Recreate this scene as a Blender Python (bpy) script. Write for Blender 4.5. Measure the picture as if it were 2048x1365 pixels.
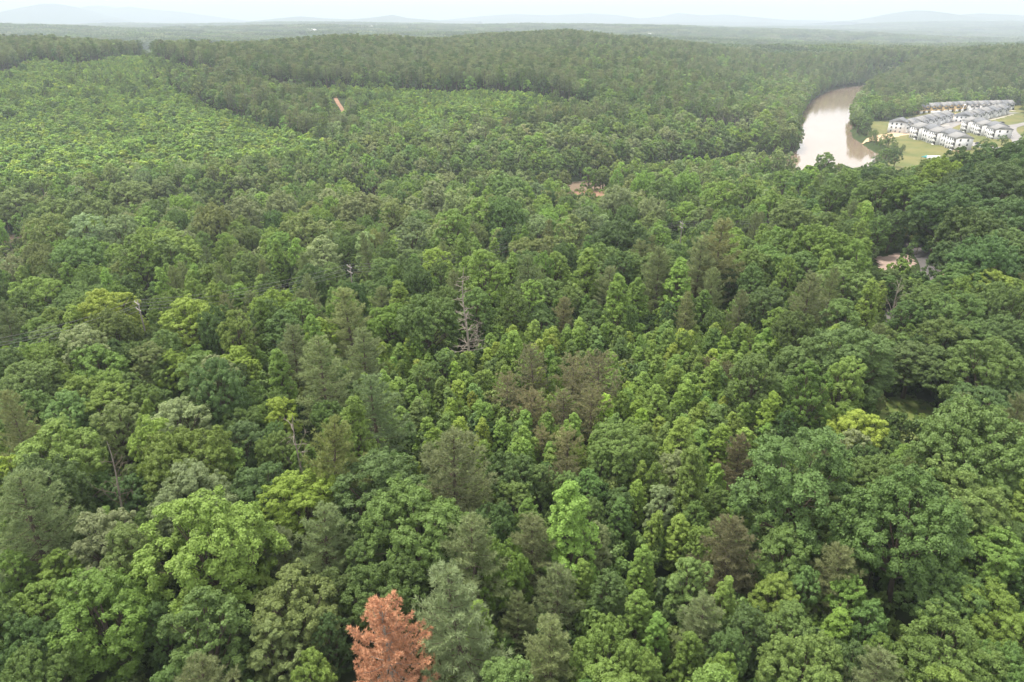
import bpy, math
import numpy as np
from mathutils import Vector

# ------------------------------------------------------------------ camera, sky, sun, exposure
scene = bpy.context.scene
for o in list(bpy.data.objects):
    bpy.data.objects.remove(o)
COL = scene.collection
CAM_Z, PITCH, FPX = 90.0, math.radians(25.2), 1365.33          # lens 24 mm on 36 mm, photograph 2048 px wide
cam_data = bpy.data.cameras.new("camera")
cam_data.lens = 24.0
cam_data.sensor_width = 36.0
cam_data.clip_start = 0.5
cam_data.clip_end = 80000.0
cam = bpy.data.objects.new("camera", cam_data)
cam.location = (0, 0, CAM_Z)
cam.rotation_euler = (math.pi / 2 - PITCH, 0, 0)
COL.objects.link(cam)
scene.camera = cam

SUN_EL, SUN_AZ = math.radians(66), math.radians(300)            # azimuth clockwise from +Y
world = bpy.data.worlds.new("World")
scene.world = world
world.use_nodes = True
wn, wl = world.node_tree.nodes, world.node_tree.links
wn.clear()
w_out = wn.new("ShaderNodeOutputWorld")
w_bg = wn.new("ShaderNodeBackground")
w_sky = wn.new("ShaderNodeTexSky")
w_sky.sky_type = 'NISHITA'
w_sky.sun_disc = False
w_sky.sun_elevation = SUN_EL
w_sky.sun_rotation = SUN_AZ
w_sky.dust_density = 4.0
w_mix = wn.new("ShaderNodeMix")
w_mix.data_type = 'RGBA'
w_mix.inputs[0].default_value = 0.94                            # high thin overcast over the blue
w_mix.inputs[7].default_value = (9.4, 9.25, 9.1, 1)
wl.new(w_sky.outputs[0], w_mix.inputs[6])
wl.new(w_mix.outputs[2], w_bg.inputs[0])
w_bg.inputs[1].default_value = 0.098
wl.new(w_bg.outputs[0], w_out.inputs[0])

sun_data = bpy.data.lights.new("sun", 'SUN')
sun_data.energy = 2.7
sun_data.angle = math.radians(12)
sun_data.color = (1.0, 0.93, 0.81)
sun = bpy.data.objects.new("sun", sun_data)
sun_dir = Vector((math.sin(SUN_AZ) * math.cos(SUN_EL), math.cos(SUN_AZ) * math.cos(SUN_EL), math.sin(SUN_EL)))
sun.rotation_euler = sun_dir.to_track_quat('Z', 'Y').to_euler()
sun.location = (0, 0, 400)
COL.objects.link(sun)

scene.view_settings.view_transform = 'Standard'
scene.view_settings.look = 'None'
scene.view_settings.gamma = 1.0
scene.view_settings.exposure = 1.18
scene.view_settings.use_curve_mapping = False
scene.cycles.max_bounces = 6
scene.cycles.diffuse_bounces = 3
scene.cycles.transmission_bounces = 3
scene.cycles.glossy_bounces = 2
scene.cycles.volume_bounces = 3
scene.cycles.use_denoising = True
scene.render.film_transparent = False

RNG = np.random.default_rng(11)
CP, SP = math.cos(PITCH), math.sin(PITCH)


def ray(u, v):
    a, b = (u - 1024) / FPX, (v - 682.5) / FPX
    return np.array((a, CP - b * SP, -SP - b * CP))


def at(u, v, z):
    """the point at height z that the photograph shows at pixel (u, v)"""
    d = ray(u, v)
    t = (z - CAM_Z) / d[2]
    return (d[0] * t, d[1] * t)


def proj(x, y, z):
    x, y, z = np.asarray(x, float), np.asarray(y, float), np.asarray(z, float) - CAM_Z
    depth = y * CP - z * SP
    depth = np.where(depth < 1, 1, depth)
    return 1024 + FPX * x / depth, 682.5 - FPX * (y * SP + z * CP) / depth, depth


# ------------------------------------------------------------------ noise and terrain shape
def _hash(ix, iy, seed):
    n = (ix.astype(np.int64) * 374761393 + iy.astype(np.int64) * 668265263 + seed * 982451653) & 0x7fffffff
    n = ((n ^ (n >> 13)) * 1274126177) & 0x7fffffff
    return ((n ^ (n >> 16)) & 0xffff) / 65535.0


def vnoise(x, y, seed=0):
    x, y = np.asarray(x, float), np.asarray(y, float)
    ix, iy = np.floor(x), np.floor(y)
    fx, fy = x - ix, y - iy
    fx, fy = fx * fx * (3 - 2 * fx), fy * fy * (3 - 2 * fy)
    a, b = _hash(ix, iy, seed), _hash(ix + 1, iy, seed)
    c, d = _hash(ix, iy + 1, seed), _hash(ix + 1, iy + 1, seed)
    return (a + (b - a) * fx) * (1 - fy) + (c + (d - c) * fx) * fy


def fbm(x, y, seed=0, octs=4):
    s, amp, tot = 0.0, 1.0, 0.0
    for k in range(octs):
        s = s + amp * (vnoise(x * 2 ** k, y * 2 ** k, seed + k) - 0.5)
        tot += amp
        amp *= 0.5
    return s / tot * 2


def sstep(a, b, x):
    t = np.clip((x - a) / (b - a), 0, 1)
    return t * t * (3 - 2 * t)


RIVER = [(1010, 1330, 50), (820, 1240, 46), (660, 1170, 46), (536, 1085, 48), (452, 980, 56), (361, 815, 49), (304, 690, 46),
         (266, 610, 48), (253, 550, 46), (238, 500, 58), (190, 470, 70), (118, 446, 50), (40, 398, 28), (-79, 371, 27),
         (-143, 336, 27), (-222, 294, 27), (-330, 242, 27), (-520, 200, 30)]


def _smooth_line(pts, it=3):
    p = np.array(pts, float)
    for _ in range(it):
        q = np.empty((2 * len(p), p.shape[1]))
        q[0], q[-1] = p[0], p[-1]
        q[1:-1:2] = 0.75 * p[:-1] + 0.25 * p[1:]
        q[2:-1:2] = 0.25 * p[:-1] + 0.75 * p[1:]
        p = q
    return p


RIV = _smooth_line(RIVER)


def river_edge(x, y):
    """distance beyond the water's edge (negative in the river)"""
    x, y = np.asarray(x, float), np.asarray(y, float)
    best = np.full(x.shape, 1e9)
    for (x0, y0, w0), (x1, y1, w1) in zip(RIV[:-1], RIV[1:]):
        dx, dy = x1 - x0, y1 - y0
        t = np.clip(((x - x0) * dx + (y - y0) * dy) / (dx * dx + dy * dy + 1e-9), 0, 1)
        d = np.hypot(x - x0 - t * dx, y - y0 - t * dy) - (w0 + t * (w1 - w0)) / 2
        best = np.minimum(best, d)
    return best + 3.0 * fbm(x / 23, y / 23, 77, 2)


def far_height(x, y):
    r = np.hypot(x, y)
    ridge = fbm(x / 2600, y / 1500, 5, 5)
    fine = fbm(x / 900, y / 420, 31, 3)
    return 22 + 74 * ridge * sstep(900, 3500, r) + 20 * fine + 16 * sstep(4000, 14000, r)


CTRL = [(0, -60, 33), (-120, -60, 31), (120, -60, 34), (-300, -60, 22), (300, -60, 36), (0, 30, 29), (-60, 40, 29), (60, 40, 30), (0, 65, 28),
        (-60, 80, 27), (60, 80, 28), (0, 110, 27), (-50, 120, 25), (50, 110, 27), (100, 110, 29), (160, 120, 33), (-120, 120, 22),
        (0, 150, 24), (60, 160, 24), (110, 185, 25), (155, 185, 30), (205, 200, 37), (185, 240, 36), (135, 245, 25), (-60, 160, 18),
        (-110, 180, 13), (0, 205, 14), (-50, 206, 13), (65, 255, 11), (110, 290, 11), (180, 295, 25), (230, 300, 30), (225, 350, 18),
        (300, 300, 32), (270, 385, 9), (150, 350, 6), (60, 320, 6), (0, 300, 6), (-80, 285, 6), (-150, 245, 6), (-220, 200, 7), (-220, 110, 15),
        (-330, 150, 10), (40, 355, 5), (-80, 335, 5), (130, 385, 5), (220, 420, 5), (310, 430, 6), (300, 480, 4.5), (330, 560, 5),
        (390, 600, 6), (460, 700, 7), (520, 760, 8), (620, 720, 14), (480, 560, 14), (430, 480, 16), (560, 480, 30), (600, 900, 22), (720, 1100, 34),
        (500, 900, 9), (900, 900, 40), (0, 430, 6), (-80, 420, 6), (100, 470, 6), (-200, 370, 6), (-330, 330, 9), (200, 560, 6), (240, 700, 6), (290, 850, 8),
        (380, 1020, 9), (-250, 440, 9), (-280, 520, 17), (-340, 660, 32), (-424, 862, 46), (-545, 917, 45), (-330, 800, 43), (-262, 632, 30),
        (-700, 900, 44), (-480, 600, 30), (-420, 430, 14), (-600, 450, 22), (-150, 470, 9), (-100, 520, 12), (0, 500, 10), (-150, 600, 21), (-156, 695, 29),
        (-10, 648, 26), (60, 560, 12), (90, 640, 22), (-100, 820, 36), (60, 800, 36), (-250, 950, 46), (0, 1000, 44), (110, 1230, 49), (-60, 1250, 45),
        (250, 1230, 40), (200, 950, 36), (180, 780, 24), (345, 1200, 30), (490, 1350, 16), (-400, 1150, 20), (-230, 1250, 26), (-700, 1250, 8), (420, 1560, 30), (100, 1520, 34), (620, 1500, 34), (800, 1650, 44)]
for az in range(-60, 61, 12):
    for rr in (1750, 2050):
        cx, cy = rr * math.sin(math.radians(az)), rr * math.cos(math.radians(az))
        CTRL.append((cx, cy, float(far_height(np.array([cx]), np.array([cy]))[0])))
for az in range(72, 289, 24):
    cx, cy = 1200 * math.sin(math.radians(az)), 1200 * math.cos(math.radians(az))
    CTRL.append((cx, cy, 26.0))
_C = np.array(CTRL, float)


def _tps(d2):
    return d2 * np.log(d2 + 1e-9) * 0.5


_S = 300.0
_P = _C[:, :2] / _S
_n = len(_P)
_K = _tps(((_P[:, None] - _P[None]) ** 2).sum(-1)) + np.eye(_n) * 0.004
_A = np.zeros((_n + 3, _n + 3))
_A[:_n, :_n] = _K
_A[:_n, _n] = 1
_A[:_n, _n + 1:] = _P
_A[_n:, :_n] = _A[:_n, _n:].T
_W = np.linalg.solve(_A, np.concatenate([_C[:, 2], np.zeros(3)]))


def ground(x, y):
    x, y = np.atleast_1d(np.asarray(x, float)), np.atleast_1d(np.asarray(y, float))
    shp = x.shape
    x, y = x.ravel(), y.ravel()
    r = np.hypot(x, y)
    out = np.empty(len(x))
    for s in range(0, len(x), 40000):
        e = slice(s, s + 40000)
        px, py = x[e] / _S, y[e] / _S
        z = _W[_n] + _W[_n + 1] * px + _W[_n + 2] * py
        for k in range(_n):
            z = z + _W[k] * _tps((px - _P[k, 0]) ** 2 + (py - _P[k, 1]) ** 2)
        out[e] = z
    out = np.clip(out, 3.2, 66) + 1.2 * fbm(x / 40, y / 40, 3, 3) * sstep(20, 120, r)
    out = out + 9 * fbm(x / 190, y / 150, 57, 3) * sstep(650, 1000, r) * sstep(8, 20, out)
    wf = sstep(1350, 1900, r)
    out = out * (1 - wf) + far_height(x, y) * wf
    near = r < 2300
    if near.any():
        d = np.full(len(x), 1e9)
        d[near] = river_edge(x[near], y[near])
        bank = -2.2 + 6.0 * sstep(-3, 7, d)
        k = sstep(4, 28, d)
        out = np.where(d < 28, bank * (1 - k) + out * k, out)
    return out.reshape(shp)


_GX0, _GX1, _GY0, _GY1, _GS = -1040.0, 1040.0, -80.0, 1720.0, 5.0
_gx, _gy = np.meshgrid(np.arange(_GX0, _GX1 + _GS, _GS), np.arange(_GY0, _GY1 + _GS, _GS), indexing='ij')
_GR = ground(_gx, _gy)


def gfast(x, y):
    """ground height read from a raster where it covers the place"""
    x, y = np.atleast_1d(np.asarray(x, float)), np.atleast_1d(np.asarray(y, float))
    inside = (x > _GX0) & (x < _GX1) & (y > _GY0) & (y < _GY1)
    fx, fy = np.clip((x - _GX0) / _GS, 0, _GR.shape[0] - 1.001), np.clip((y - _GY0) / _GS, 0, _GR.shape[1] - 1.001)
    i, j = fx.astype(int), fy.astype(int)
    a, b = fx - i, fy - j
    z = (_GR[i, j] * (1 - a) + _GR[i + 1, j] * a) * (1 - b) + (_GR[i, j + 1] * (1 - a) + _GR[i + 1, j + 1] * a) * b
    if not inside.all():
        z[~inside] = ground(x[~inside], y[~inside])
    return z


def g1(x, y):
    return float(gfast(x, y)[0])


def in_poly(px, py, poly):
    px, py = np.asarray(px), np.asarray(py)
    inside = np.zeros(px.shape, bool)
    n = len(poly)
    j = n - 1
    for i in range(n):
        xi, yi = poly[i]
        xj, yj = poly[j]
        c = ((yi > py) != (yj > py)) & (px < (xj - xi) * (py - yi) / (yj - yi + 1e-12) + xi)
        inside ^= c
        j = i
    return inside


# ------------------------------------------------------------------ object helpers
def tag(o, label=None, cat=None, group=None, kind=None):
    if label:
        o["label"] = label
    if cat:
        o["category"] = cat
    if group:
        o["group"] = group
    if kind:
        o["kind"] = kind
    return o


def new_mesh(name, V, F, mats, midx=None, smooth=False):
    """V (n,3); F a list of equal-width index arrays (tris and/or quads)"""
    me = bpy.data.meshes.new(name)
    V = np.asarray(V, np.float32)
    Fs = [np.asarray(f, np.int32) for f in F if len(f)]
    me.vertices.add(len(V))
    me.vertices.foreach_set("co", V.ravel())
    nl = sum(f.size for f in Fs)
    np_ = sum(len(f) for f in Fs)
    me.loops.add(nl)
    me.polygons.add(np_)
    me.loops.foreach_set("vertex_index", np.concatenate([f.ravel() for f in Fs]))
    tot = np.concatenate([np.full(len(f), f.shape[1], np.int32) for f in Fs])
    start = np.concatenate([[0], np.cumsum(tot)[:-1]]).astype(np.int32)
    me.polygons.foreach_set("loop_start", start)
    for m in mats:
        me.materials.append(m)
    if midx is not None:
        me.polygons.foreach_set("material_index", np.asarray(midx, np.int32))
    if smooth:
        me.polygons.foreach_set("use_smooth", np.ones(np_, bool))
    me.update(calc_edges=True)
    me.validate()
    return me


def link(name, me, parent=None):
    o = bpy.data.objects.new(name, me)
    COL.objects.link(o)
    if parent is not None:
        o.parent = parent
    return o


class MB:
    """collects boxes, prisms and tubes into one mesh"""

    def __init__(self):
        self.v, self.q, self.t, self.n = [], [], [], 0

    def add(self, V, Q=(), T=()):
        V = np.asarray(V, float)
        if len(Q):
            self.q.append(np.asarray(Q, int) + self.n)
        if len(T):
            self.t.append(np.asarray(T, int) + self.n)
        self.v.append(V)
        self.n += len(V)

    def box(self, x0, x1, y0, y1, z0, z1):
        V = [(x0, y0, z0), (x1, y0, z0), (x1, y1, z0), (x0, y1, z0), (x0, y0, z1), (x1, y0, z1), (x1, y1, z1), (x0, y1, z1)]
        self.add(V, [(0, 3, 2, 1), (4, 5, 6, 7), (0, 1, 5, 4), (1, 2, 6, 5), (2, 3, 7, 6), (3, 0, 4, 7)])

    def prism(self, prof, axis, a, b):
        """profile (convex ring of 2D points) swept from a to b along axis 0 or 1; the profile's second value is height"""
        n = len(prof)
        V = []
        for s in (a, b):
            for p, z in prof:
                V.append((s, p, z) if axis == 0 else (p, s, z))
        Q = [(i, (i + 1) % n, n + (i + 1) % n, n + i) for i in range(n)]
        T = [(0, i + 1, i) for i in range(1, n - 1)] + [(n, n + i, n + i + 1) for i in range(1, n - 1)]
        self.add(V, Q, T)

    def tube(self, P, R, k=6):
        V, Q = tube(P, R, k)
        self.add(V, Q)

    def mesh(self, name, mat, smooth=False):
        F = []
        if self.q:
            F.append(np.concatenate(self.q))
        if self.t:
            F.append(np.concatenate(self.t))
        return new_mesh(name, np.concatenate(self.v), F, [mat], smooth=smooth)

    def build(self, name, mat, parent=None, smooth=False):
        return link(name, self.mesh(name, mat, smooth), parent)


def tube(P, R, k=6):
    P = np.asarray(P, float)
    R = np.asarray(R, float)
    T = np.gradient(P, axis=0)
    T /= np.linalg.norm(T, axis=1, keepdims=True) + 1e-9
    ref = np.array((1.0, 0.17, 0.05)) if abs(T[0][2]) > 0.7 else np.array((0.05, 0.1, 1.0))
    A = np.cross(T, ref)
    A /= np.linalg.norm(A, axis=1, keepdims=True) + 1e-9
    B = np.cross(T, A)
    th = np.arange(k) * 2 * math.pi / k
    V = (P[:, None] + R[:, None, None] * (np.cos(th)[None, :, None] * A[:, None] + np.sin(th)[None, :, None] * B[:, None])).reshape(-1, 3)
    n = len(P)
    i = np.arange(n - 1)[:, None] * k
    j = np.arange(k)[None]
    Q = np.stack([i + j, i + (j + 1) % k, i + k + (j + 1) % k, i + k + j], -1).reshape(-1, 4)
    return V, Q


def empty(name, loc=(0, 0, 0), rz=0.0):
    o = bpy.data.objects.new(name, None)
    o.location = loc
    o.rotation_euler = (0, 0, rz)
    o.empty_display_size = 0.5
    COL.objects.link(o)
    return o


# ------------------------------------------------------------------ materials
def mat_base(name):
    m = bpy.data.materials.new(name)
    m.use_nodes = True
    nt = m.node_tree
    bsdf = nt.nodes["Principled BSDF"]
    return m, nt, nt.nodes, nt.links, bsdf


def plain(name, col, rough=0.8, var=0.25, scale=1.5, spec=0.3, bump=0.0, metal=0.0):
    """one base colour with fine procedural variation"""
    m, nt, N, L, b = mat_base(name)
    tc = N.new("ShaderNodeTexCoord")
    nz = N.new("ShaderNodeTexNoise")
    nz.inputs["Scale"].default_value = scale
    nz.inputs["Detail"].default_value = 5
    L.new(tc.outputs["Object"], nz.inputs["Vector"])
    rmp = N.new("ShaderNodeMapRange")
    rmp.inputs[3].default_value = 1 - var
    rmp.inputs[4].default_value = 1 + var
    L.new(nz.outputs["Fac"], rmp.inputs[0])
    mul = N.new("ShaderNodeVectorMath")
    mul.operation = 'SCALE'
    mul.inputs[0].default_value = col
    L.new(rmp.outputs[0], mul.inputs["Scale"])
    L.new(mul.outputs[0], b.inputs["Base Color"])
    b.inputs["Roughness"].default_value = rough
    b.inputs["Specular IOR Level"].default_value = spec
    b.inputs["Metallic"].default_value = metal
    if bump:
        bp = N.new("ShaderNodeBump")
        bp.inputs["Strength"].default_value = bump
        L.new(nz.outputs["Fac"], bp.inputs["Height"])
        L.new(bp.outputs[0], b.inputs["Normal"])
    return m


def leaf_mat(name, transl=0.3, jitter=0.3, warm=(1.12, 1.1, 0.75), rough=0.55):
    """foliage: the tree's own tint, varied from leaf to leaf and over the crown"""
    m, nt, N, L, b = mat_base(name)
    out = N["Material Output"]
    a = N.new("ShaderNodeAttribute")
    a.attribute_type = 'INSTANCER'
    a.attribute_name = "tint"
    geo = N.new("ShaderNodeNewGeometry")
    tc = N.new("ShaderNodeTexCoord")
    nz = N.new("ShaderNodeTexNoise")
    nz.inputs["Scale"].default_value = 0.55
    nz.inputs["Detail"].default_value = 3
    L.new(tc.outputs["Object"], nz.inputs["Vector"])
    add = N.new("ShaderNodeMath")
    add.operation = 'MULTIPLY_ADD'
    add.inputs[1].default_value = 0.9
    L.new(nz.outputs["Fac"], add.inputs[0])
    rs = N.new("ShaderNodeMath")
    rs.operation = 'MULTIPLY'
    rs.inputs[1].default_value = 0.55
    L.new(geo.outputs["Random Per Island"], rs.inputs[0])
    L.new(rs.outputs[0], add.inputs[2])
    rmp = N.new("ShaderNodeMapRange")
    rmp.inputs[1].default_value = 0.2
    rmp.inputs[2].default_value = 1.3
    rmp.inputs[3].default_value = 1 - jitter
    rmp.inputs[4].default_value = 1 + jitter
    L.new(add.outputs[0], rmp.inputs[0])
    sc = N.new("ShaderNodeVectorMath")
    sc.operation = 'SCALE'
    L.new(a.outputs["Color"], sc.inputs[0])
    L.new(rmp.outputs[0], sc.inputs["Scale"])
    L.new(sc.outputs[0], b.inputs["Base Color"])
    b.inputs["Roughness"].default_value = rough
    b.inputs["Specular IOR Level"].default_value = 0.25
    tr = N.new("ShaderNodeBsdfTranslucent")
    wm = N.new("ShaderNodeVectorMath")
    wm.operation = 'MULTIPLY'
    wm.inputs[1].default_value = warm
    L.new(sc.outputs[0], wm.inputs[0])
    L.new(wm.outputs[0], tr.inputs["Color"])
    mx = N.new("ShaderNodeMixShader")
    mx.inputs[0].default_value = transl
    L.new(b.outputs[0], mx.inputs[1])
    L.new(tr.outputs[0], mx.inputs[2])
    L.new(mx.outputs[0], out.inputs["Surface"])
    return m


M_LEAF = leaf_mat("broad_leaves", 0.28, 0.40)
M_NEEDLE = leaf_mat("pine_needles", 0.30, 0.3, (1.1, 1.05, 0.8), 0.6)
M_RUST = plain("dead_rust_needles", (0.52, 0.268, 0.152), 0.85, 0.4, 1.6)
M_BARK = plain("bark", (0.115, 0.092, 0.070), 0.9, 0.4, 3.0, 0.15, 0.4)
M_GREYBARK = plain("weathered_grey_wood", (0.26, 0.225, 0.19), 0.9, 0.3, 3.0, 0.15, 0.3)


def ground_mat():
    m, nt, N, L, b = mat_base("forest_floor")
    geo = N.new("ShaderNodeNewGeometry")
    n1 = N.new("ShaderNodeTexNoise")
    n1.inputs["Scale"].default_value = 0.09
    n1.inputs["Detail"].default_value = 8
    n1.inputs["Roughness"].default_value = 0.7
    L.new(geo.outputs["Position"], n1.inputs["Vector"])
    cr = N.new("ShaderNodeValToRGB")
    e = cr.color_ramp.elements
    e[0].position, e[0].color = 0.3, (0.020, 0.032, 0.010, 1)
    e[1].position, e[1].color = 0.72, (0.060, 0.070, 0.026, 1)
    mid = cr.color_ramp.elements.new(0.5)
    mid.color = (0.034, 0.052, 0.016, 1)
    L.new(n1.outputs["Fac"], cr.inputs[0])
    # a broad patchwork of woods and pasture that only shows far away
    n2 = N.new("ShaderNodeTexNoise")
    n2.inputs["Scale"].default_value = 0.0016
    n2.inputs["Detail"].default_value = 6
    L.new(geo.outputs["Position"], n2.inputs["Vector"])
    r2 = N.new("ShaderNodeMapRange")
    r2.inputs[1].default_value = 0.35
    r2.inputs[2].default_value = 0.65
    r2.inputs[3].default_value = 0.75
    r2.inputs[4].default_value = 1.25
    L.new(n2.outputs["Fac"], r2.inputs[0])
    mul = N.new("ShaderNodeVectorMath")
    mul.operation = 'SCALE'
    L.new(cr.outputs[0], mul.inputs[0])
    L.new(r2.outputs[0], mul.inputs["Scale"])
    L.new(mul.outputs[0], b.inputs["Base Color"])
    b.inputs["Roughness"].default_value = 0.95
    b.inputs["Specular IOR Level"].default_value = 0.1
    return m


def two_tone(name, c0, c1, scale, rough=0.9, detail=6, lo=0.35, hi=0.65):
    m, nt, N, L, b = mat_base(name)
    geo = N.new("ShaderNodeNewGeometry")
    n1 = N.new("ShaderNodeTexNoise")
    n1.inputs["Scale"].default_value = scale
    n1.inputs["Detail"].default_value = detail
    n1.inputs["Roughness"].default_value = 0.65
    L.new(geo.outputs["Position"], n1.inputs["Vector"])
    cr = N.new("ShaderNodeValToRGB")
    e = cr.color_ramp.elements
    e[0].position, e[0].color = lo, (*c0, 1)
    e[1].position, e[1].color = hi, (*c1, 1)
    L.new(n1.outputs["Fac"], cr.inputs[0])
    L.new(cr.outputs[0], b.inputs["Base Color"])
    b.inputs["Roughness"].default_value = rough
    b.inputs["Specular IOR Level"].default_value = 0.2
    return m


def water_mat():
    m, nt, N, L, b = mat_base("muddy_water")
    geo = N.new("ShaderNodeNewGeometry")
    n1 = N.new("ShaderNodeTexNoise")
    n1.inputs["Scale"].default_value = 0.02
    n1.inputs["Detail"].default_value = 5
    L.new(geo.outputs["Position"], n1.inputs["Vector"])
    cr = N.new("ShaderNodeValToRGB")
    e = cr.color_ramp.elements
    e[0].position, e[0].color = 0.3, (0.200, 0.148, 0.104, 1)
    e[1].position, e[1].color = 0.7, (0.250, 0.192, 0.142, 1)
    L.new(n1.outputs["Fac"], cr.inputs[0])
    L.new(cr.outputs[0], b.inputs["Base Color"])
    b.inputs["Roughness"].default_value = 0.07
    b.inputs["IOR"].default_value = 1.33
    b.inputs["Specular IOR Level"].default_value = 0.6
    n2 = N.new("ShaderNodeTexNoise")
    n2.inputs["Scale"].default_value = 0.6
    n2.inputs["Detail"].default_value = 3
    L.new(geo.outputs["Position"], n2.inputs["Vector"])
    bp = N.new("ShaderNodeBump")
    bp.inputs["Strength"].default_value = 0.05
    bp.inputs["Distance"].default_value = 0.3
    L.new(n2.outputs["Fac"], bp.inputs["Height"])
    L.new(bp.outputs[0], b.inputs["Normal"])
    return m


M_GROUND = ground_mat()
M_WATER = water_mat()
M_GRASS = two_tone("mown_grass", (0.100, 0.120, 0.036), (0.175, 0.160, 0.058), 0.045)
M_GRASS2 = two_tone("lush_grass", (0.100, 0.165, 0.035), (0.165, 0.185, 0.060), 1.1)
M_CLAY = two_tone("red_clay", (0.205, 0.118, 0.076), (0.275, 0.172, 0.115), 0.3)
M_SAND = two_tone("bare_sandy_soil", (0.48, 0.33, 0.20), (0.60, 0.45, 0.30), 0.25)
M_ASPHALT = two_tone("asphalt", (0.085, 0.080, 0.080), (0.125, 0.115, 0.112), 0.5)
M_STREET = two_tone("pale_asphalt", (0.215, 0.205, 0.205), (0.275, 0.262, 0.258), 0.2)
M_GRAVEL = two_tone("pinkish_gravel", (0.27, 0.20, 0.165), (0.36, 0.275, 0.235), 0.8)
M_CONC = two_tone("concrete", (0.50, 0.46, 0.40), (0.62, 0.57, 0.50), 0.4)

# ------------------------------------------------------------------ tree shapes
def nrm(a):
    return a / (np.linalg.norm(a, axis=-1, keepdims=True) + 1e-9)


def leaf_quads(C, Nn, L, W, rng):
    """pointed leaf-cluster faces at C facing Nn"""
    n = len(C)
    r = rng.normal(size=(n, 3))
    d = nrm(np.cross(Nn, r))
    s = np.cross(Nn, d)
    L = (L * rng.uniform(0.7, 1.3, n))[:, None]
    W = (W * rng.uniform(0.7, 1.3, n))[:, None]
    droop = -Nn * L * 0.18
    V = np.stack([C - d * L * 0.5 + droop, C + s * W * 0.5, C + d * L * 0.5 + droop, C - s * W * 0.5], 1).reshape(-1, 3)
    F = np.arange(4 * n).reshape(-1, 4)
    return V, F


def leaf_tris(C, Nn, L, W, rng):
    """small pointed leaf faces at C facing Nn"""
    n = len(C)
    d = nrm(np.cross(Nn, rng.normal(size=(n, 3))))
    s = np.cross(Nn, d)
    q = rng.uniform(0.55, 1.45, n)[:, None]
    L, W = L * q, W * q * rng.uniform(0.8, 1.2, n)[:, None]
    V = np.stack([C - d * L * 0.4 - s * W * 0.5, C - d * L * 0.4 + s * W * 0.5, C + d * L * 0.6 - Nn * L * 0.2], 1).reshape(-1, 3)
    return V, np.arange(3 * n).reshape(-1, 3)


def clump_leaves(cc, rc, outw, nleaf, ls, rng, jit=0.42, upb=0.5):
    """leaf faces over the outer skin of each clump; cc (m,3), rc (m,), outw (m,3)"""
    m = len(cc)
    k = rng.normal(size=(m, nleaf, 3)) * 0.75 + outw[:, None] * 0.75 + np.array((0, 0, upb))
    k = nrm(k)
    rad = rc[:, None, None] * rng.uniform(0.55, 1.06, (m, nleaf, 1))
    C = (cc[:, None] + k * rad * np.array((1, 1, 0.8))).reshape(-1, 3)
    Nn = nrm(k.reshape(-1, 3) + rng.normal(size=(m * nleaf, 3)) * jit + np.array((0, 0, 0.25)))
    if ls < 0.34:
        return leaf_tris(C, Nn, ls, ls * 0.8, rng)
    return leaf_quads(C, Nn, ls, ls * 0.68, rng)


def sphere_dirs(n, rng):
    return nrm(rng.normal(size=(n, 3)))


def crown_lobes(shape, h, R, base, n, rng):
    """lobe centres, radii"""
    ch = h - base
    L = []
    for i in range(n):
        t = (i + 0.5) / n
        th = i * 2.39996 + rng.uniform(-0.4, 0.4)
        if shape == 'round':
            tt = 0.18 + 0.62 * t
            prof = math.sqrt(max(0.05, 1 - ((tt - 0.40) / 0.62) ** 2))
            rho, rl = R * prof * 0.66 * rng.uniform(0.8, 1.1), R * 0.40 * rng.uniform(0.75, 1.2)
        elif shape == 'spread':
            tt = 0.30 + 0.48 * t ** 0.8
            prof = math.sqrt(max(0.05, 1 - ((tt - 0.42) / 0.52) ** 2))
            rho, rl = R * prof * 0.74 * rng.uniform(0.75, 1.08), R * 0.34 * rng.uniform(0.7, 1.2)
        elif shape == 'oval':
            tt = 0.10 + 0.76 * t
            prof = math.sqrt(max(0.04, 1 - ((tt - 0.42) / 0.60) ** 2))
            rho, rl = R * prof * 0.58 * rng.uniform(0.8, 1.1), R * 0.42 * rng.uniform(0.75, 1.15)
        else:                                                   # cone / spire
            tt = 0.06 + 0.84 * t
            prof = (1.02 - tt) ** 0.55 * (0.72 + 0.28 * min(1.0, tt * 4))
            rho, rl = R * prof * 0.52 * rng.uniform(0.7, 1.1), R * (0.22 + 0.34 * prof) * rng.uniform(0.85, 1.12)
        L.append((rho * math.cos(th), rho * math.sin(th), base + ch * tt, rl))
    top_r = {'round': 0.38, 'spread': 0.34, 'oval': 0.36, 'cone': 0.2}[shape] * R
    L.append((rng.uniform(-.1, .1) * R, rng.uniform(-.1, .1) * R, h - top_r * 0.85, top_r))
    return np.array(L)


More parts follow.
